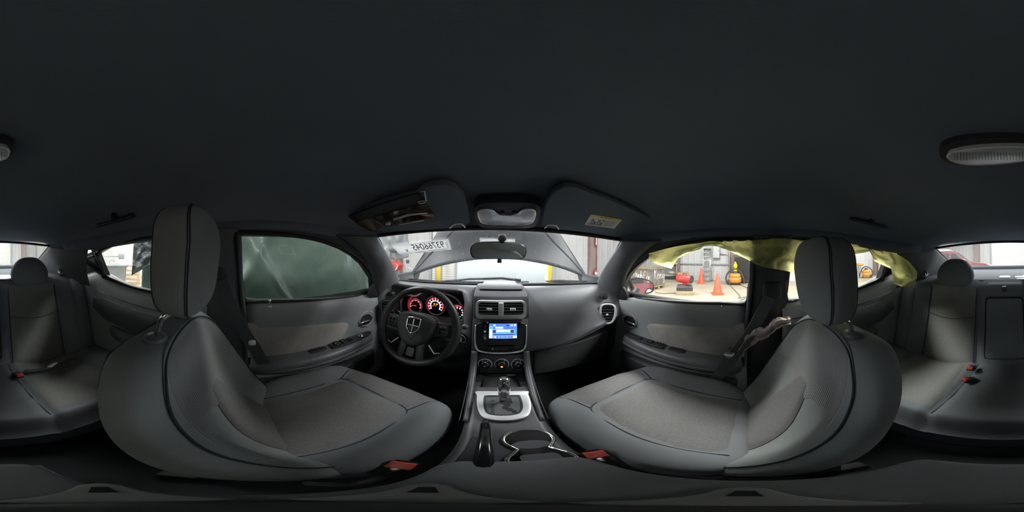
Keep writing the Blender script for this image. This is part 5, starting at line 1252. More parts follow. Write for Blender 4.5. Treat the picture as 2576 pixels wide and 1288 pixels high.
# rear-view mirror
mc = Vector((-.010, .690, .022)); mr = Matrix.Rotation(radians(9), 3, 'Z') @ Matrix.Rotation(radians(7), 3, 'X')
MR = thing('rear_view_mirror', 'black-rimmed rear-view mirror hanging from the windshield', 'mirror', mc)
shape = smooth_poly([(-.122, -.003), (-.117, .020), (-.095, .033), (0, .039), (.095, .033), (.117, .020), (.122, -.003), (.115, -.026), (.095, -.034), (0, -.036), (-.095, -.034), (-.115, -.026)], 4)
obj('casing', MB().loft([[mc + mr @ Vector((p.x * sc, y, p.y * sc)) for p in shape] for sc, y in ((.97, -.008), (1, -.004), (1.0, .004), (.92, .018), (.6, .026))]), 'black', MR)
obj('mirror_face', MB().prism([mc + mr @ Vector((p.x * .95, -.0085, p.y * .92)) for p in shape], mr @ Vector((0, -.0006, 0))), 'mirror', MR, smooth=False)
obj('day_night_tab', MB().box(mc + mr @ Vector((.003, -.002, -.043)), (.018, .010, .018), mr), 'pillar', MR, bevel=.002)
wsb = on_ws(1263, 601)
obj('bracket', MB().tube([mc + Vector((.004, .02, .004)), mc + Vector((.008, .05, .02)), wsb + Vector((0, -.012, 0))], [.012, .010, .012], 12), 'black', MR)
obj('glass_button', MB().pillow(wsb + Vector((0, -.006, .004)), (.018, .012, .016), .8, .8, 20, 10), 'pillar', MR)
# stickers on the windshield
wq = quad_map([(984, 618), (1127.5, 601), (1136, 627.8), (1007, 640.8)], lambda px, py, d: on_ws(px, py, .006 + d))
ST = thing('windshield_sticker', 'white numbered sticker on the windshield, number seen reversed', 'sticker', wq(.5, .5))
def sheet(q, us, vs, d, nu=12, nv=4): return MB().grid(lambda a, b: q(lerp(us[0], us[1], a), lerp(vs[0], vs[1], b), d), nu, nv)
obj('backing', sheet(wq, (0, 1), (0, 1), 0), 'sticker', ST, solid=.0008)
obj('number', text_mb('93766045', 1, lambda x, y, z: wq(.90 - x * .148, .47 - y * .86, .0012), align='LEFT'), 'ink', ST, smooth=False)
obj('number_suffix', text_mb('x', 1, lambda x, y, z: wq(.215 - x * .12, .62 - y * .62, .0012), align='LEFT'), 'ink', ST, smooth=False)
mb = MB()
for k in range(12): v = .26 + k * .045; mb.add([wq(u, vv, .0012) for u, vv in ((.925, v), (.965, v), (.965, v + .012 + .012 * (k % 2)), (.925, v + .012 + .012 * (k % 2)))], [(0, 1, 2, 3)])
obj('barcode', mb, 'ink2', ST, smooth=False)
for u0, u1, v in ((.30, .50, .93), (.55, .92, .90), (.08, .16, .93)): obj('print_line', MB().add([wq(u, vv, .0012) for u, vv in ((u0, v - .012), (u1, v - .012), (u1, v + .012), (u0, v + .012))], [(0, 1, 2, 3)]), 'ink2', ST, smooth=False)
wq2 = quad_map([(1206.5, 600), (1295.5, 602), (1296, 609), (1208, 609)], lambda px, py, d: on_ws(px, py, .004 + d))
o = obj('windshield_strip', sheet(wq2, (0, 1), (0, 1), 0, 8, 3), 'sticker', solid=.0008); tag(o, 'plain white strip stuck on the windshield above the mirror', 'sticker')

# ================================================================ DEPLOYED AIRBAGS
CA = [(1632, 643, 649), (1645, 640, 662), (1668, 633, 670), (1690, 628, 676), (1705, 625, 650), (1730, 621, 637), (1760, 617, 627), (1770, 614, 620), (1790, 611, 618), (1810, 609, 622), (1845, 608, 636), (1880, 608, 653), (1900, 610, 665), (1925, 609, 673), (1945, 606, 676), (1975, 606, 681), (1995, 608, 686), (2030, 611, 684), (2080, 613, 670), (2120, 615, 655), (2158, 616, 640), (2188, 621, 632), (2200, 625, 657), (2225, 631, 669), (2242, 638, 676), (2248, 641, 712), (2268, 651, 722), (2288, 665, 723), (2301, 681, 712), (2307, 689, 700)]
def ca_pt(u, v):
    px = lerp(1632, 2307, u); yt, yb = table(CA, px); py = lerp(yt - 6, yb, v)
    base = .588 - .45 * 0
    side_x = lerp(.575, .60, v); pill = .018 * math.exp(-((px - 1960) / 60) ** 2)
    n1 = noise.noise(Vector((px * .018, v * 2.2, 3.1))); n2 = noise.noise(Vector((px * .05 + v * 1.5, v * 3, 8.7))); n3 = 1 - abs(noise.noise(Vector((px * .03 - v * 1.1, v * 1.6 + px * .01, 1.7)))) * 3
    bil = .020 * sin(pi * min(1, v * 1.02)) ** .8 * (.6 + n1) + .010 * n2 * v + .012 * max(0, n3) * sin(pi * min(1, v)) ** .5
    pouch = .03 * sstep(2236, 2260, px) * sin(pi * v) ** .7
    x = side_x - pill - bil - pouch - .03 * sstep(2200, 2300, px)
    p = at(px, py, x=x); return p
o = obj('curtain_airbag', MB().grid(ca_pt, 260, 22), 'airbag'); tag(o, 'crumpled pale yellow-green curtain airbag hanging over the passenger windows', 'airbag')
PK = [(1858, 872, 905), (1868, 850, 890), (1880, 832, 878), (1892, 824, 868), (1908, 819, 858), (1922, 826, 852), (1934, 818, 845), (1944, 803, 838), (1960, 798, 826), (1975, 799, 818), (1988, 797, 815)]
def pk_pt(u, v):
    px = lerp(1858, 1988, u); yt, yb = table(PK, px); n1 = noise.noise(Vector((px * .06, v * 3, 1.3))); n2 = noise.noise(Vector((px * .14 + v, v * 5, 4.4)))
    return at(px + 5 * n2, lerp(yt, yb, v) + 3 * n1, x=.605 + .014 * n1 + .010 * n2 + .012 * cos(v * 9))
o = obj('side_airbag', MB().grid(pk_pt, 70, 16), 'pink', solid=.0015); tag(o, 'crumpled pale pink airbag cloth beside the passenger seat back', 'airbag')

# ================================================================ PLASTIC SHEETS OUTSIDE THE DRIVER SIDE
def tarp(u, v):
    y = lerp(-.66, 1.03, u); z = lerp(.50, -.85, v)
    n = noise.noise(Vector((y * 2.3 + z * 1.7, z * 1.5, .4))); n2 = noise.noise(Vector((y * 6 - z * 3, z * 5, 2.2))); n3 = noise.noise(Vector((y * 14, z * 12, 5)))
    fold = .045 * math.exp(-((y - .13 + .62 * (z + .05)) / .05) ** 2) + .035 * math.exp(-((y - .08 - .5 * (z + .05)) / .04) ** 2)
    return (-.99 - .05 * n - .018 * n2 - .005 * n3 + fold, y, z + .02 * n)
o = obj('plastic_sheet', MB().grid(tarp, 120, 70), 'tarp', solid=.0015); tag(o, 'dark green plastic sheet hung outside the driver windows', 'plastic sheet')
def bs(u, v):
    a = lerp(345, 392, u) if v > .3 else lerp(337 + 8 * v / .3 * 0, 392, u)
    px = lerp(lerp(338, 331, v), 398, u); py = lerp(588, lerp(693, 655, u), v)
    n = noise.noise(Vector((u * 4, v * 5, 1.7))); return at(px, py, x=-.905 + .02 * n)
o = obj('plastic_bag', MB().grid(bs, 24, 36), 'blacksheet', solid=.0015); tag(o, 'black glossy plastic hung at the rear driver-side window', 'plastic sheet')
def gs(u, v):
    x = lerp(-1.42, -.98, u); y = 1.62 + .10 * noise.noise(Vector((u * 3, v * 2, 6))) + .03 * noise.noise(Vector((u * 9, v * 7, 2))); z = lerp(.62, -.02 - .05 * sin(pi * u), v)
    return (x + .04 * noise.noise(Vector((u * 2, v * 4, 9))), y, z)
o = thing('plastic_sheet', 'grey wrinkled plastic sheet seen through the windshield corner', 'plastic sheet', (-1.2, 1.62, .0)); obj('sheet', MB().grid(gs, 34, 40), 'greysheet', o, solid=.0015)
obj('hanging_wire', MB().tube([(-1.2, 1.62, .60), (-1.2, 1.62, ZT + .02)], .004, 6), 'greysteel', o)
c = at(989, 628, y=1.55)
o = obj('lamp_cover', MB().pillow(c, (.045, .06, .040), .9, .9, 24, 16), 'pillar'); tag(o, 'dark round bulb wrapped at the foot of the grey plastic sheet', 'lamp')

# ================================================================ BONNET, WIPERS, MIRROR
def hood(u, v):
    q = (2 * u - 1); L = 1.06 * v; w = lerp(.765, .66, v)
    arc = .185 * max(0, 1 - q * q) ** .85 * (1 - .9 * sstep(0, .5, v)); crown = .03 * (1 - q * q) * sstep(.05, .4, v)
    return (q * w + .012, 1.25 + L * .745 + arc * .25, -.205 + L * .667 + arc + crown)
HD = thing('car_bonnet', 'raised grey car bonnet standing open behind the windshield', 'car bonnet', (0, 1.3, -.2))
obj('panel', MB().grid(hood, 60, 40), 'body', HD, solid=.02)
for s in (-1, 1):
    obj('crease', MB().tube([Vector(hood(.5 + s * lerp(.475, .30, k / 16), lerp(.02, 1, k / 16))) + Vector((0, -.012, .010)) for k in range(17)], .004, 6), 'body', HD)
    obj('centre_crease', MB().tube([Vector(hood(.5 + s * lerp(.10, .055, k / 10), lerp(.2, 1, k / 10))) + Vector((0, -.010, .009)) for k in range(11)], .005, 6), 'body', HD)
    obj('hinge', MB().prism([(s * .72 + .012, 1.22, -.225), (s * .72 + .012, 1.36, -.12), (s * .72 + .012, 1.42, -.10), (s * .72 + .012, 1.34, -.225)], (s * .012, 0, 0)), 'body', HD, smooth=False)
    obj('side_flange', MB().grid(lambda u, v: Vector(hood(0 if s < 0 else 1, u)) + Vector((0, .05 * v, -.05 * v)), 12, 3), 'body', HD, solid=.006)
for lab, pts, bl in (('black wiper arm and blade lying in front of the driver', [(1110, 708), (1180, 702), (1262, 700), (1310, 705)], [(1130, 707), (1330, 709)]), ('black wiper arm and blade lying in front of the passenger', [(1385, 706), (1420, 706), (1460, 709)], [(1372, 707), (1480, 712)])):
    WI = thing('wiper', lab, 'wiper', at(*pts[1], y=1.12))
    obj('arm', MB().tube([at(*p, y=1.13) for p in pts], [.006] + [.008] * (len(pts) - 2) + [.010], 8), 'black', WI)
    obj('blade', MB().tube([at(*p, y=1.11) for p in bl], .005, 6), 'rubber', WI)
# passenger side mirror
n = Vector((-.296, -.95, .09)).normalized()
mc2 = at(1615, 719, x=.955)
def mpl(px, py, k=0.0):
    p = atf(px, py, lambda p: (p - mc2 - n * k).dot(n)); return p
MS = thing('side_mirror', 'grey door mirror outside the passenger window', 'mirror', mc2 - Vector((0, 0, .08)))
sh = [(p.x, p.y) for p in smooth_poly([(1583, 703, 0), (1600, 698, 0), (1625, 702, 0), (1641, 711, 0), (1646, 723, 0), (1640, 735, 0), (1620, 741, 0), (1602, 742, 0), (1592, 728, 0)], 4)]
base = [mpl(*p) for p in sh]; cen = sum(base, Vector()) / len(base)
obj('housing', MB().loft([[cen + (p - cen) * sc - n * k for p in base] for sc, k in ((.93, -.002), (1.0, -.004), (1.03, .02), (.98, .06), (.75, .10), (.3, .12))]), 'black', MS)
obj('mirror_face', MB().prism([cen + (p - cen) * .84 + n * .003 for p in base], n * .001), 'mirror2', MS, smooth=False)
obj('stalk', MB().tube([cen + Vector((-.06, .02, -.02)), Vector((.80, .74, -.26)), Vector((.72, .73, -.255))], [.03, .032, .035], 10, flat=.7), 'body', MS)
# ================================================================ WORKSHOP THINGS
# doorway bollards
for px, lab in ((1102.5, 'yellow steel bollard at the driver side of the open doorway'), (1383.5, 'yellow steel bollard at the passenger side of the open doorway')):
    p = at(px, 690, y=5.9)
    B = thing('bollard', lab, 'bollard', (p.x, p.y, G), 'doorway bollards')
    obj('post', MB().lathe([(.085, 0), (.085, 1.35), (.07, 1.41), (.03, 1.44), (0, 1.445)], (p.x, p.y, G), (0, 0, 1), 24), 'yellow', B)
    obj('foot_plate', MB().box((p.x, p.y, G + .006), (.26, .26, .012)), 'greysteel', B, smooth=False)
# fire extinguisher and arrow sign on the brown column
p = at(1498, 690, y=YF - .40)
FE = thing('fire_extinguisher', 'red fire extinguisher hanging on the brown column', 'fire extinguisher', (p.x, p.y, p.z - .22))
obj('cylinder', MB().lathe([(.075, -.25), (.08, -.23), (.08, .13), (.06, .19), (.025, .21), (.025, .24)], p, (0, 0, 1), 24), 'redpaint', FE)
obj('label', MB().grid(lambda u, v: (p.x + .0815 * sin(lerp(-.9, .9, u)), p.y - .0815 * cos(lerp(-.9, .9, u)), p.z + lerp(-.02, .10, v)), 10, 2), 'paper', FE, solid=.001)
obj('wall_bracket', MB().box(p + Vector((0, .10, 0)), (.05, .10, .06)), 'darkgrey', FE, smooth=False)
obj('valve', MB().tube([p + Vector((-.05, 0, .25)), p + Vector((0, 0, .25)), p + Vector((.09, 0, .29))], .014, 8), 'darkgrey', FE)
obj('hose', MB().tube(smooth_poly([p + Vector((-.03, 0, .25)), p + Vector((-.12, -.02, .18)), p + Vector((-.11, -.04, -.05)), p + Vector((-.09, -.06, -.18))], 4, False), .012, 8), 'rubber', FE)
a0, a1 = at(1501, 560, y=YF - .32), at(1501, 618, y=YF - .32)
SG = thing('arrow_sign', 'red sign with white downward arrow on the brown column', 'sign', (a1.x, a1.y, a1.z))
obj('plate', MB().box(((a0.x), YF - .32, (a0.z + a1.z) / 2), (.13, .006, a0.z - a1.z)), 'redpaint', SG, smooth=False)
obj('arrow', MB().prism([(a0.x + x, YF - .325, a1.z + z) for x, z in ((0, .03), (.045, .12), (.018, .11), (.018, .40), (-.018, .40), (-.018, .11), (-.045, .12))], (0, -.003, 0)), 'paper', SG, smooth=False)
# red machine, post and cart to the front left
p = at(992, 668, y=5.2)
RM = thing('red_pressure_washer', 'red wheeled machine hung with white hose near the driver-side wall', 'machine', (p.x, p.y, G))
obj('hood', MB().pillow((p.x + .05, p.y, p.z), (.26, .22, .15), .45, .4, 28, 18, fn=lambda x, y, z: (.06 * z, 0, -.07 * x)), 'redpaint', RM)
obj('front_guard', MB().tube(smooth_poly([(p.x - .22, p.y - .2, p.z - .16), (p.x - .24, p.y - .22, p.z + .02), (p.x - .15, p.y - .24, p.z + .08), (p.x - .08, p.y - .24, p.z - .1)], 4, False), .02, 8), 'redpaint', RM)
obj('hose', MB().tube(smooth_poly([(p.x - .3, p.y - .25, p.z - .1), (p.x - .2, p.y - .27, p.z - .24), (p.x + .05, p.y - .27, p.z - .26), (p.x + .28, p.y - .26, p.z - .1), (p.x + .32, p.y - .24, p.z + .06)], 4, False), .014, 8), 'paper', RM)
obj('frame', MB().box((p.x, p.y, (G + p.z) / 2 - .1), (.06, .06, p.z - G)).box((p.x + .2, p.y, (G + p.z) / 2 - .1), (.05, .05, p.z - G)), 'greysteel', RM, smooth=False)
for dx in (-.2, .2): obj('wheel', MB().lathe([(.12, -.03), (.14, 0), (.12, .03)], (p.x + dx, p.y - .15, G + .14), (1, 0, 0), 20), 'rubber', RM)
p = at(1022, 690, y=5.0)
RC = thing('tool_trolley', 'red and white tool trolley beside the raised bonnet edge', 'trolley', (p.x, p.y, G))
obj('cabinet', MB().box((p.x + .02, p.y, (G + p.z) / 2), (.34, .35, p.z - G)), 'redpaint', RC, bevel=.01)
obj('white_panel', MB().box((p.x, p.y - .18, p.z - .08), (.10, .01, .22)), 'paper', RC, smooth=False)
obj('pole', MB().tube([(p.x - .03, p.y, p.z), (p.x - .06, p.y, p.z + .75)], .014, 8), 'beige', RC)
obj('control_box', MB().box((p.x + .05, p.y, p.z + .46), (.10, .08, .13)), 'darkgrey', RC, bevel=.01)
obj('arm', MB().tube([(p.x - .16, p.y, p.z + .32), (p.x + .18, p.y, p.z + .22), (p.x + .34, p.y, p.z + .12)], .012, 6), 'alu', RC)
p = at(978, 655, y=5.6)
o = obj('wooden_rack', MB().box((p.x, p.y, p.z), (.5, .06, .36)).box((p.x - .1, p.y - .04, p.z), (.05, .03, .4)).box((p.x + .14, p.y - .04, p.z), (.05, .03, .4)).box((p.x - .22, p.y, (G + p.z) / 2), (.05, .06, p.z - G)).box((p.x + .22, p.y, (G + p.z) / 2), (.05, .06, p.z - G)), 'wood2', smooth=False); tag(o, 'pale wooden board rack behind the red machine', 'rack')

# crate with sprayed lettering on its pallet
pr_ = on_ground(1672, 724); pc_ = on_ground(1643, 731)
d2 = (pr_ - pc_); d2.z = 0; d2.normalize(); d1 = Vector((-d2.y, d2.x, 0))
if d1.dot(Vector((-1, .6, 0))) < 0: d1 = -d1
W2 = (pr_ - pc_).length; W1 = 1.35
ch = at(1643, 672, d=1); hr = pc_.xy.length
ztop = at(1643, 671, y=pc_.y).z
zb = G + .14
CR = thing('wooden_crate', 'weathered grey wooden crate with white sprayed words', 'crate', ((pc_ + d1 * W1 / 2 + d2 * W2 / 2).x, (pc_ + d1 * W1 / 2 + d2 * W2 / 2).y, zb))
A0 = Vector((pc_.x, pc_.y, 0))
def cr(a, b, z): return A0 + d1 * a + d2 * b + Vector((0, 0, z))
nrm1, nrm2 = -d2, -d1
def board(nm, a0, a1_, b0, b1, z0, z1, m, par): 
    return obj(nm, MB().add([cr(a, b, z) for a in (a0, a1_) for b in (b0, b1) for z in (z0, z1)], [(0, 1, 3, 2), (4, 6, 7, 5), (0, 4, 5, 1), (2, 3, 7, 6), (0, 2, 6, 4), (1, 5, 7, 3)]), m, par, smooth=False)
n1_, n2_ = 12, 7
woods = [mat('grey_wood_%d' % k, c_, .85, var=.2, vscale=7) for k, c_ in enumerate(((.18, .165, .15), (.21, .18, .15), (.155, .145, .14), (.225, .19, .15)))]
random.seed(5)
for k in range(n1_): board('plank', W1 * k / n1_ + .004, W1 * (k + 1) / n1_ - .004, .0 + random.uniform(0, .006), .02, zb, ztop - .06, woods[random.randrange(4)], CR)
for k in range(n2_): board('plank', .0 + random.uniform(0, .006), .02, .02 + (W2 - .02) * k / n2_ + .003, .02 + (W2 - .02) * (k + 1) / n2_ - .003, zb, ztop - .06, woods[random.randrange(4)], CR)
board('core', .02, W1, .02, W2, zb, ztop - .07, woods[2], CR)
board('top_rail', -.03, W1, -.03, .03, ztop - .10, ztop, woods[3], CR); board('top_rail', -.03, .03, .03, W2 + .02, ztop - .10, ztop, woods[1], CR); board('lid', -.02, W1, -.02, W2 + .02, ztop - .02, ztop + .01, woods[0], CR)
STK = {'T': [[(0, 1), (.7, 1.05)], [(.35, 1), (.25, -.15)]], 'o': [[(.5, .5), (.2, .55), (.05, .25), (.25, 0), (.5, .15), (.5, .5)]], 'u': [[(0, .5), (.05, .1), (.3, 0), (.45, .5), (.5, 0)]], 'g': [[(.45, .5), (.1, .45), (.1, .1), (.45, .15), (.45, .5), (.4, -.4), (.05, -.45)]],
       'h': [[(0, 1), (0, 0), (.1, .35), (.35, .45), (.45, 0)]], 'F': [[(.6, 1.05), (.05, 1), (0, -.05)], [(0, .5), (.45, .55)]], 'r': [[(0, .5), (.05, 0), (.1, .35), (.4, .5)]], 'K': [[(.05, 1.1), (0, -.05)], [(.55, 1.0), (.05, .45), (.6, -.1)]], 'e': [[(.05, .3), (.45, .35), (.3, .55), (.05, .35), (.2, 0), (.5, .1)]], 'n': [[(0, .5), (.02, 0), (.1, .4), (.35, .5), (.45, 0)]], ' ': []}
def spray(txt, fn, step):
    x = 0; mb = MB()
    for ch_ in txt:
        for st_ in STK[ch_]:
            pts = [fn(x + a, b) for a, b in st_]; pts = smooth_poly(pts, 4, False) if len(pts) > 2 else pts
            mb.tube(pts, .011, 5, flat=.3)
        x += step.get(ch_, .62)
    return mb
ls = .20; zl = ztop - .40
# words read left to right as seen from the car: the long face runs away from the corner towards -a
obj('sprayed_word', spray('Tough For', lambda a, b: cr(W1 - .34 - a * ls * .82, -.006, zl + b * ls * 1.3 - .02 * a), {'T': .75, ' ': .3, 'F': .7}), 'chalk', CR)
obj('sprayed_word', spray('Keng', lambda a, b: cr(-.006, .06 + a * W2 * .36, zl - .03 + b * ls * 1.7 - .02 * a), {'K': .65}), 'chalk', CR)
PA = thing('pallet', 'pale wooden pallet under the sprayed crate', 'pallet', ((pc_ + d1 * W1 / 2).x, (pc_ + d2 * W2 / 2).y, G))
for k in range(3):
    b0 = (W2 - .1) * k / 2; board('stringer', 0, W1, b0, b0 + .1, G, G + .10, 'wood2', PA)
for k in range(3):
    a0_ = (W1 - .1) * k / 2; board('block', a0_, a0_ + .1, 0, W2, G + .0, G + .02, 'wood2', PA)
for k in range(5): a0_ = (W1 - .14) * k / 4; board('deck_board', a0_ - .01, a0_ + .14, -.02, W2 + .02, G + .10, G + .138, 'wood2', PA)

# steel shop cart
p = on_ground(1685, 704)
u = Vector((p.x, p.y, 0)).normalized(); r_ = Vector((u.y, -u.x, 0))
CT = thing('shop_cart', 'grey steel two-shelf shop cart behind the crate', 'cart', (p.x, p.y, G))
R3 = Matrix((r_, u, Vector((0, 0, 1)))).transposed()
for a in (-.45, .35):
    for b in (0, .5): obj('leg', MB().box(p + r_ * a + u * b + Vector((0, 0, .48)), (.05, .05, .74), R3), 'greysteel', CT, smooth=False); obj('caster', MB().lathe([(.055, -.02), (.06, 0), (.055, .02)], p + r_ * a + u * b + Vector((0, 0, .06)), r_, 16), 'beige', CT)
for z in (.24, .86): obj('shelf', MB().box(p + r_ * -.05 + u * .25 + Vector((0, 0, z)), (.9, .6, .06), R3), 'greysteel', CT, bevel=.006)
o = obj('cart_bundle', MB().pillow(p + r_ * .12 + u * .25 + Vector((0, 0, .36)), (.22, .2, .09), .8, .8, 20, 12, fn=lambda x, y, z: (0, 0, .02 * sin(5 * x))), 'beige'); tag(o, 'beige cloth bundle on the lower cart shelf', 'bundle')
# cardboard box
p = on_ground(1717, 708); u = Vector((p.x, p.y, 0)).normalized(); r_ = Vector((u.y, -u.x, 0)); R3 = Matrix((r_, u, Vector((0, 0, 1)))).transposed() @ Matrix.Rotation(.2, 3, 'Z')
BX = thing('cardboard_box', 'brown cardboard box standing by the ribbed wall', 'box', (p.x, p.y, G))
obj('carton', MB().box(p + u * .2 + Vector((0, 0, .22)), (.60, .36, .42), R3), 'card', BX, bevel=.008)
obj('flap', MB().box(p + u * .2 + r_ * -.36 + Vector((0, 0, .40)), (.16, .36, .01), R3 @ Matrix.Rotation(.5, 3, 'Y')), 'card', BX, smooth=False)
obj('tape', MB().box(p + u * .2 + Vector((0, 0, .432)), (.62, .06, .002), R3), 'wood2', BX, smooth=False)
# red space heater on black case on wooden block
p = on_ground(1722, 742); u = Vector((p.x, p.y, 0)).normalized(); r_ = Vector((u.y, -u.x, 0)); R3 = Matrix((r_, u, Vector((0, 0, 1)))).transposed()
o = obj('wooden_block', MB().box(p + Vector((0, 0, .07)) + u * .1, (.52, .34, .14), R3), 'wood2', bevel=.008); tag(o, 'pale wooden block under the black case and red heater', 'block')
o = thing('tool_case', 'black plastic case between wooden block and red heater', 'case', (p.x, p.y, G + .14))
obj('shell', MB().box(p + Vector((0, 0, .20)) + u * .1, (.50, .36, .12), R3), 'darkgrey', o, bevel=.025, seg=3); obj('lid', MB().box(p + Vector((0, 0, .282)) + u * .1, (.46, .33, .044), R3), 'darkgrey', o, bevel=.015)
obj('latch_rib', MB().box(p + Vector((0, 0, .262)) + u * .1, (.53, .38, .012), R3), 'binplastic', o, bevel=.003)
HT = thing('space_heater', 'red torpedo space heater with black grille', 'heater', (p.x, p.y, G + .305))
hc = p + Vector((0, 0, .50)) + u * .08; ax_ = (r_ * .86 - u * .5).normalized()
obj('barrel', MB().lathe([(.10, -.27), (.125, -.26), (.13, -.1), (.13, .20), (.12, .235), (.10, .24)], hc, ax_, 28), 'redpaint', HT)
obj('grille_ring', MB().lathe([(.12, .23), (.125, .25), (.115, .262), (.10, .25)], hc, ax_, 28), 'darkgrey', HT)
obj('burner', MB().lathe([(.10, .235), (.06, .245), (.03, .25), (0, .25)], hc, ax_, 24), 'alu', HT)
obj('base', MB().box(hc + Vector((0, 0, -.155)), (.16, .14, .09), R3), 'redpaint', HT, bevel=.01); obj('foot', MB().box(hc + Vector((0, 0, -.19)), (.36, .16, .02), R3), 'darkgrey', HT, bevel=.004)
obj('handle', MB().tube([hc + Vector((0, 0, .11)) - ax_ * .06, hc + Vector((0, 0, .17)) - ax_ * .05, hc + Vector((0, 0, .17)) + ax_ * .05, hc + Vector((0, 0, .11)) + ax_ * .06], .014, 8), 'darkgrey', HT)
# traffic cones
for (px, py, pt, lab) in ((1805, 740, 687, 'nearer orange traffic cone standing beside the heater'), (1764, 713, 675, 'farther orange traffic cone standing before the stepladder')):
    p = on_ground(px, py); D_ = Vector((p.x - CX, p.y)).length; zt = at(px, pt, d=1); tz = zt.z / Vector((zt.x - CX, zt.y)).length * D_; h = tz - G
    K = thing('traffic_cone', lab, 'traffic cone', (p.x, p.y, G), 'orange traffic cones')
    obj('cone', MB().lathe([(.155, .03), (.15, .05), (.03, h - .01), (.024, h), (.015, h)], p, (0, 0, 1), 28), 'orange', K)
    obj('base', MB().box(p + Vector((0, 0, .018)), (.36, .36, .036), Matrix.Rotation(.4, 3, 'Z')), 'orange', K, bevel=.008)
# stepladder
p0, p1 = at(1765, 703, x=XR - .45), at(1787, 704, x=XR - .45); zt = at(1776, 628, x=XR - .45).z
SL_ = thing('stepladder', 'tall aluminium stepladder leaning against the ribbed wall', 'ladder', ((p0.x + p1.x) / 2, (p0.y + p1.y) / 2, G))
ya, yb = p0.y, p1.y; ym = (ya + yb) / 2
for e, yy in ((0, ya), (1, yb)):
    yt = ym + (yy - ym) * .62
    obj('front_rail', MB().tube([(XR - .50, yy, G), (XR - .28, yt, zt)], .026, 6), 'alu', SL_); obj('rear_rail', MB().tube([(XR - .12, yy, G), (XR - .2, yt, zt - .1)], .018, 6), 'alu', SL_)
nst = 7
for k in range(nst):
    t = (k + 1) / (nst + .6); hw = lerp(1, .62, t)
    obj('step', MB().box((lerp(XR - .50, XR - .28, t), ym, lerp(G, zt, t)), (.10, abs(yb - ya) * hw, .03)), 'alu', SL_, smooth=False)
obj('top_cap', MB().box((XR - .24, ym, zt + .03), (.2, abs(yb - ya) * .78, .07)), 'darkgrey', SL_, bevel=.01)
# electrical panel, conduit, hand truck
e0, e1 = at(1794, 612, x=XR - .1), at(1811, 650, x=XR - .1)
EP = thing('electrical_panel', 'grey electrical panel box on the ribbed wall', 'electrical panel', (XR - .1, (e0.y + e1.y) / 2, e1.z))
obj('enclosure', MB().box((XR - .1, (e0.y + e1.y) / 2, (e0.z + e1.z) / 2), (.16, abs(e0.y - e1.y), e0.z - e1.z)), 'greysteel', EP, bevel=.01)
obj('cover', MB().box((XR - .185, (e0.y + e1.y) / 2, (e0.z + e1.z) / 2), (.012, abs(e0.y - e1.y) * .86, (e0.z - e1.z) * .9)), 'wall', EP, bevel=.004)
obj('latch', MB().box((XR - .195, min(e0.y, e1.y) + .06, (e0.z + e1.z) / 2), (.012, .02, .07)), 'darkgrey', EP, smooth=False)
zz = at(1822, 639, x=XR).z
o = obj('conduit_pipe', MB().tube([(XR - .07, at(1811, 640, x=XR).y, zz), (XR - .07, at(1828, 640, x=XR).y, zz), (XR - .07, at(1836, 643, x=XR).y, zz - .1), (XR - .07, at(1836, 643, x=XR).y, G + .02)], .03, 8), 'alu'); tag(o, 'thin grey conduit running from the electrical panel', 'pipe')
# shop vacuums
def vacuum(px, py, sc, lab, flip=1):
    p = on_ground(px, py); u = Vector((p.x, p.y, 0)).normalized(); r_ = Vector((u.y, -u.x, 0)) * flip
    V = thing('shop_vacuum', lab, 'vacuum', (p.x, p.y, G), 'orange shop vacuums')
    z = lambda k: Vector((0, 0, k * sc))
    obj('tank', MB().lathe([(.22 * sc, .10 * sc), (.27 * sc, .12 * sc), (.27 * sc, .30 * sc), (.25 * sc, .33 * sc)], p, (0, 0, 1), 28), 'vacorange', V)
    obj('band', MB().lathe([(.268 * sc, .285 * sc), (.278 * sc, .30 * sc), (.268 * sc, .32 * sc)], p, (0, 0, 1), 28), 'wood2', V)
    obj('motor_head', MB().lathe([(.25 * sc, .33 * sc), (.235 * sc, .46 * sc), (.17 * sc, .50 * sc), (.10 * sc, .51 * sc)], p, (0, 0, 1), 28), 'vacorange', V)
    obj('head_cap', MB().lathe([(.12 * sc, .50 * sc), (.11 * sc, .58 * sc), (.05 * sc, .60 * sc)], p, (0, 0, 1), 24), 'darkgrey', V)
    obj('hose', MB().tube(smooth_poly([p - r_ * .34 * sc + z(.06), p - r_ * .40 * sc + z(.30), p - r_ * .28 * sc + z(.55), p + z(.70) - u * .1, p + r_ * .22 * sc + z(.58), p + r_ * .36 * sc + z(.30), p + r_ * .40 * sc + z(.08)], 5, False), .034 * sc, 8), 'darkgrey', V)
    for a in (-1, 1):
        for b in (-1, 1): obj('caster', MB().lathe([(.05 * sc, -.02), (.055 * sc, 0), (.05 * sc, .02)], p + r_ * a * .22 * sc + u * b * .16 * sc + z(.055), r_, 14), 'darkgrey', V)
    obj('wheel', MB().lathe([(.10 * sc, -.03), (.11 * sc, 0), (.10 * sc, .03)], p - r_ * .30 * sc + z(.11), r_, 18), 'darkgrey', V)
    return p, u, r_
vacuum(1849, 716, 1.0, 'orange shop vacuum with hose in front of the black tool cabinet')
pv, uv_, rv = vacuum(2179, 699, .95, 'orange shop vacuum seen through the rear passenger window', -1)
hp = on_ground(1833, 706)
HT2 = thing('hand_truck', 'thin black hand truck leaning beside the vacuum', 'hand truck', (hp.x, hp.y, G))
u = Vector((hp.x, hp.y, 0)).normalized(); r_ = Vector((u.y, -u.x, 0))
for a in (-.12, .12): obj('rail', MB().tube([hp + r_ * a + Vector((0, 0, .05)), hp + r_ * a + u * .2 + Vector((0, 0, 1.0))], .014, 8), 'darkgrey', HT2)
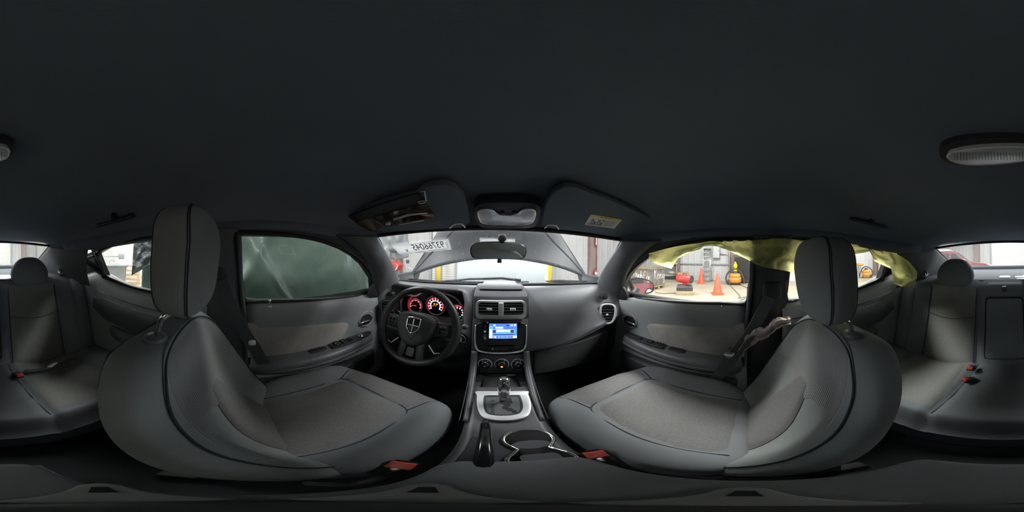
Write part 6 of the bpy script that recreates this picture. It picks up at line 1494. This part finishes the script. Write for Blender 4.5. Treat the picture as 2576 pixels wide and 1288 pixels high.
for k in (.25, .5, .75): obj('rung', MB().tube([hp - r_ * .12 + u * .2 * k + Vector((0, 0, k)), hp + r_ * .12 + u * .2 * k + Vector((0, 0, k))], .011, 6), 'darkgrey', HT2)
obj('handle', MB().tube([hp - r_ * .12 + u * .2 + Vector((0, 0, 1.0)), hp - r_ * .30 + Vector((0, 0, 1.02)), hp - r_ * .30 - u * .05 + Vector((0, 0, .9))], .013, 8), 'darkgrey', HT2)
obj('toe_plate', MB().box(hp + Vector((0, 0, .02)), (.26, .2, .012)), 'darkgrey', HT2, smooth=False)
for a in (-.17, .17): obj('wheel', MB().lathe([(.11, -.03), (.12, 0), (.11, .03)], hp + r_ * a + u * .1 + Vector((0, 0, .12)), r_, 18), 'rubber', HT2)
# black tool cabinet
b0, b1 = at(1845, 706, x=7.34), at(1889, 706, x=7.34); b0.z = b1.z = G
dr = (b1 - b0); Wc = dr.length; dr.normalize(); dn = Vector((dr.y, -dr.x, 0)); dn = dn if dn.x > 0 else -dn; zt = at(1860, 640, x=b0.x).z
TCB = thing('tool_cabinet', 'black steel tool cabinet with clutter on top', 'cabinet', (((b0 + b1) / 2).x, ((b0 + b1) / 2).y, G))
R3 = Matrix((dr, dn, Vector((0, 0, 1)))).transposed(); cc = (b0 + b1) / 2 + dn * .30
obj('body', MB().box((cc.x, cc.y, (G + .12 + zt) / 2), (Wc, .52, zt - G - .12), R3), 'darkgrey', TCB, bevel=.01)
obj('open_front', MB().box((cc.x - dn.x * .262, cc.y - dn.y * .262, (G + zt) / 2 + .02), (Wc * .86, .01, (zt - G) * .78), R3), 'rubber', TCB, smooth=False)
obj('top_tray', MB().box((cc.x, cc.y, zt + .02), (Wc * 1.02, .54, .05), R3), 'greysteel', TCB, bevel=.008)
for a in (-.4, .4):
    obj('caster', MB().lathe([(.05, -.02), (.06, 0), (.05, .02)], cc + dr * a * Wc + Vector((0, 0, -cc.z + G + .06)), dn, 14), 'rubber', TCB)
for k, (a, m_, nm, lab) in enumerate(((-.3, 'beige', 'spray_can', 'beige can standing on the black tool cabinet'), (-.05, 'redpaint', 'grease_can', 'red can standing on the black tool cabinet'), (.2, 'yellow', 'oil_bottle', 'yellow bottle standing on the black tool cabinet'))):
    q = cc + dr * a * Wc; o = obj(nm, MB().lathe([(.05, .045), (.05, .13), (.03, .15), (.02, .19), (0, .2)], (q.x, q.y, zt), (0, 0, 1), 16), m_); tag(o, lab, 'can' if k < 2 else 'bottle')
q = at(1850, 672, x=b0.x - .02)
o = obj('yellow_tool', MB().lathe([(.07, -.42), (.08, -.40), (.08, -.1), (.06, -.02), (.09, .0), (.09, .10), (.05, .16), (.03, .24), (0, .25)], q, (0, 0, 1), 20), 'yellow'); tag(o, 'yellow upright tool in front of the black tool cabinet', 'tool')
# boards on the floor, cords
for (a, b), (c_, d_), w_, lab in (((1776, 705), (1802, 708), .10, 'pale board lying at the foot of the ribbed wall'), ((1806, 705), (1838, 706), .10, 'yellow strip lying on the floor by the vacuum')):
    A_, B_ = on_ground(a, b), on_ground(c_, d_); o = obj('floor_board', ribbon([A_ + Vector((0, 0, .02)), B_ + Vector((0, 0, .02))], w_, (0, 1, 0) if True else 0, .02), 'wood2', smooth=False); tag(o, lab, 'board')
def cord(pts, lab, r=.012):
    o = obj('power_cord', MB().tube(smooth_poly([on_ground(*p, .012) for p in pts], 5, False), r, 6), 'cable'); tag(o, lab, 'cord')
cord([(1648, 735), (1665, 738), (1690, 738), (1705, 737)], 'thin dark cord on the floor running to the red heater')
cord([(1838, 719), (1850, 732), (1862, 745), (1858, 750), (1880, 746), (1900, 744), (1870, 752), (1860, 760), (1895, 760)], 'dark cord looping on the concrete beside the orange vacuum')
cord([(1858, 715), (1875, 722), (1890, 728), (1905, 730)], 'dark cord trailing from the orange vacuum to the pillar')
# things by the wall seen through the rear passenger window
p = on_ground(2164, 699) + Vector((.1, 0, 0))
YT = thing('worklight_stand', 'yellow-topped folding stand beside the far vacuum', 'stand', (p.x, p.y, G))
for a, b in ((-.2, -.15), (.2, -.15), (0, .2)): obj('leg', MB().tube([p + Vector((a, b, 0)), p + Vector((a * .3, b * .3, .72))], .016, 6), 'darkgrey', YT)
obj('top', MB().pillow(p + Vector((0, 0, .78)), (.22, .22, .07), .5, .5, 20, 10), 'vacorange', YT)
p = on_ground(2212, 692); p.x -= .35
o = obj('blue_hose', MB().tube(smooth_poly([(p.x - .2, p.y, G + .06), (p.x - .05, p.y, G + .4), (p.x, p.y + .1, G + 1.0), (p.x + .05, p.y + .12, G + 1.5)], 5, False), .09, 10), 'blue'); tag(o, 'thick blue hose hanging by the wall', 'hose')
p = at(2184, 652, x=XR - .2)
o = obj('hanging_chain', MB().tube(smooth_poly([(p.x, p.y, ZT + .02), (p.x, p.y, p.z + .9), (p.x, p.y, p.z + .1), (p.x, p.y + .06, p.z), (p.x, p.y - .06, p.z - .12), (p.x, p.y, p.z - .5)], 5, False), .016, 6), 'greysteel'); tag(o, 'grey hook chain hanging on the far wall', 'chain')
# grey bin and clutter beyond the rear driver window
p = at(293, 667, d=5.2)
BN_ = thing('wheeled_bin', 'tall grey plastic bin with flat lid by the white wall', 'bin', (p.x, p.y, G))
u = Vector((p.x, p.y, 0)).normalized(); r_ = Vector((u.y, -u.x, 0)); R3 = Matrix((r_, u, Vector((0, 0, 1)))).transposed()
zt = p.z
obj('tub', MB().loft([[Vector((p.x, p.y, zz)) + r_ * x * w_ + u * y * w_ for x, y in rrect(.62, .62, .08)] for zz, w_ in ((G, .78), (G + .3, .86), (zt - .08, .98), (zt - .04, 1.04), (zt - .02, 1.04))]), 'binplastic', BN_)
obj('lid', MB().box((p.x, p.y, zt), (.72, .72, .05), R3), 'binplastic', BN_, bevel=.012)
obj('lid_handle', MB().tube(smooth_poly([Vector((p.x, p.y, zt)) + r_ * -.22, Vector((p.x, p.y, zt + .14)) + r_ * -.22, Vector((p.x, p.y, zt + .17)) + r_ * -.08, Vector((p.x, p.y, zt + .10)) + r_ * -.10], 4, False), .014, 8), 'greysteel', BN_)
q = at(305, 645, d=7.0)
FLD = thing('wall_floodlight', 'small grey floodlight on the white wall above the bin', 'floodlight', (q.x, q.y, q.z - .1))
obj('head', MB().box(q, (.26, .2, .22), R3), 'binplastic', FLD, bevel=.02); obj('arm', MB().tube([q + r_ * -.1, q - r_ * 1.15 + Vector((0, 0, .02))], .025, 6), 'greysteel', FLD)
q = on_ground(322, 716)
o = thing('scrap_pallet', 'broken pale wooden pallet leaning beyond the bin', 'pallet', (q.x, q.y, G))
for k in range(5): obj('slat', MB().box((q.x, q.y, G + .06 + k * .16), (.9, .05, .08), R3 @ Matrix.Rotation(.12 * (k % 2), 3, 'Y')), 'wood2', o, smooth=False)
for k in (-.35, .35): obj('upright', MB().box(q + r_ * k + Vector((0, .04, .4)), (.08, .04, .8), R3), 'wood2', o, smooth=False)

# dark red sport utility vehicle behind
p = Vector((2.75, -8.3, G)); KS = .86; hdg = radians(200)
SV = thing('red_suv', 'dark red sport utility vehicle parked behind, seen through the rear window', 'car', p)
fx = Vector((cos(radians(252)), sin(radians(252)), 0))  # unused heading helper
fw = Vector((-.97, -.22, 0)).normalized(); sd = Vector((fw.y, -fw.x, 0))
def sv(a, b, z): return p + (fw * a + sd * b + Vector((0, 0, z))) * KS
prof = [(-2.2, .35), (-2.25, .75), (-2.15, 1.0), (-1.95, 1.55), (-1.75, 1.66), (-.2, 1.69), (.15, 1.62), (.85, 1.08), (1.0, 1.02), (1.9, .92), (2.15, .80), (2.2, .45), (1.9, .33), (-1.9, .33)]
def svsec(b, ins): return [sv(a * (1 - ins * .02), b, z) if z < 1.05 else sv(a * .985, b * (1 - .14 * (z - 1.0) / .65), z) for a, z in prof]
obj('body', MB().loft([svsec(b, k) for b, k in ((-.88, 1), (-.84, 0), (0, 0), (.84, 0), (.88, 1))]), 'suvred', SV, auto=35)
for b in (-1, 1):
    for a0_, a1_ in ((-1.85, -1.15), (-1.08, -.28), (-.2, .62)):
        zt_ = 1.50 if a1_ < .3 else 1.42
        top = [(a0_ + .05, 1.52), (min(a1_, .02) - .02 if a1_ > .3 else a1_, 1.52)]
        pts = [sv(a0_, b * .885, 1.06), sv(a1_, b * .885, 1.06), sv(top[1][0] + (.1 if a1_ > .3 else 0), b * (.88 - .10), 1.53), sv(top[0][0], b * (.88 - .10), 1.53)]
        obj('side_window', MB().prism(pts, sd * b * .012), 'suvglass', SV, smooth=False)
    for a in (-1.4, 1.4):
        wc_ = sv(a, b * .80, .34); wl = obj('wheel', MB().lathe([(.25 * KS, -.11), (.34 * KS, -.10), (.34 * KS, .10), (.25 * KS, .11)], wc_, sd, 24), 'rubber', SV); obj('rim', MB().lathe([(.22, -.115), (.22, .115), (.08, .12)], wc_, sd, 20), 'alu', wl)
    obj('door_mirror', MB().pillow(sv(.62, b * 1.0, 1.12), (.12, .12, .09), .7, .7, 14, 8), 'suvred', SV)
    obj('roof_rail', MB().tube([sv(-1.6, b * .66, 1.68), sv(-1.5, b * .66, 1.75), sv(-.3, b * .66, 1.77), sv(-.2, b * .66, 1.70)], .025, 6), 'alu', SV)
    obj('tail_lamp', MB().box(sv(-2.2, b * .76, .92), (.16, .16, .3)), 'redpaint', SV, bevel=.02)
    obj('head_lamp', MB().box(sv(2.06, b * .66, .76), (.22, .22, .16)), 'lens', SV, bevel=.03)
obj('rear_window', MB().prism([sv(-2.16, -.62, 1.05), sv(-2.16, .62, 1.05), sv(-1.99, .56, 1.52), sv(-1.99, -.56, 1.52)], fw * -.02), 'suvglass', SV, smooth=False)
obj('windscreen', MB().prism([sv(.80, -.72, 1.12), sv(.80, .72, 1.12), sv(.22, .62, 1.58), sv(.22, -.62, 1.58)], fw * .02 + Vector((0, 0, .02))), 'suvglass', SV, smooth=False)
obj('rear_bumper', MB().box(sv(-2.2, 0, .5), (.3, .3, .24)), 'darkgrey', SV, bevel=.03)
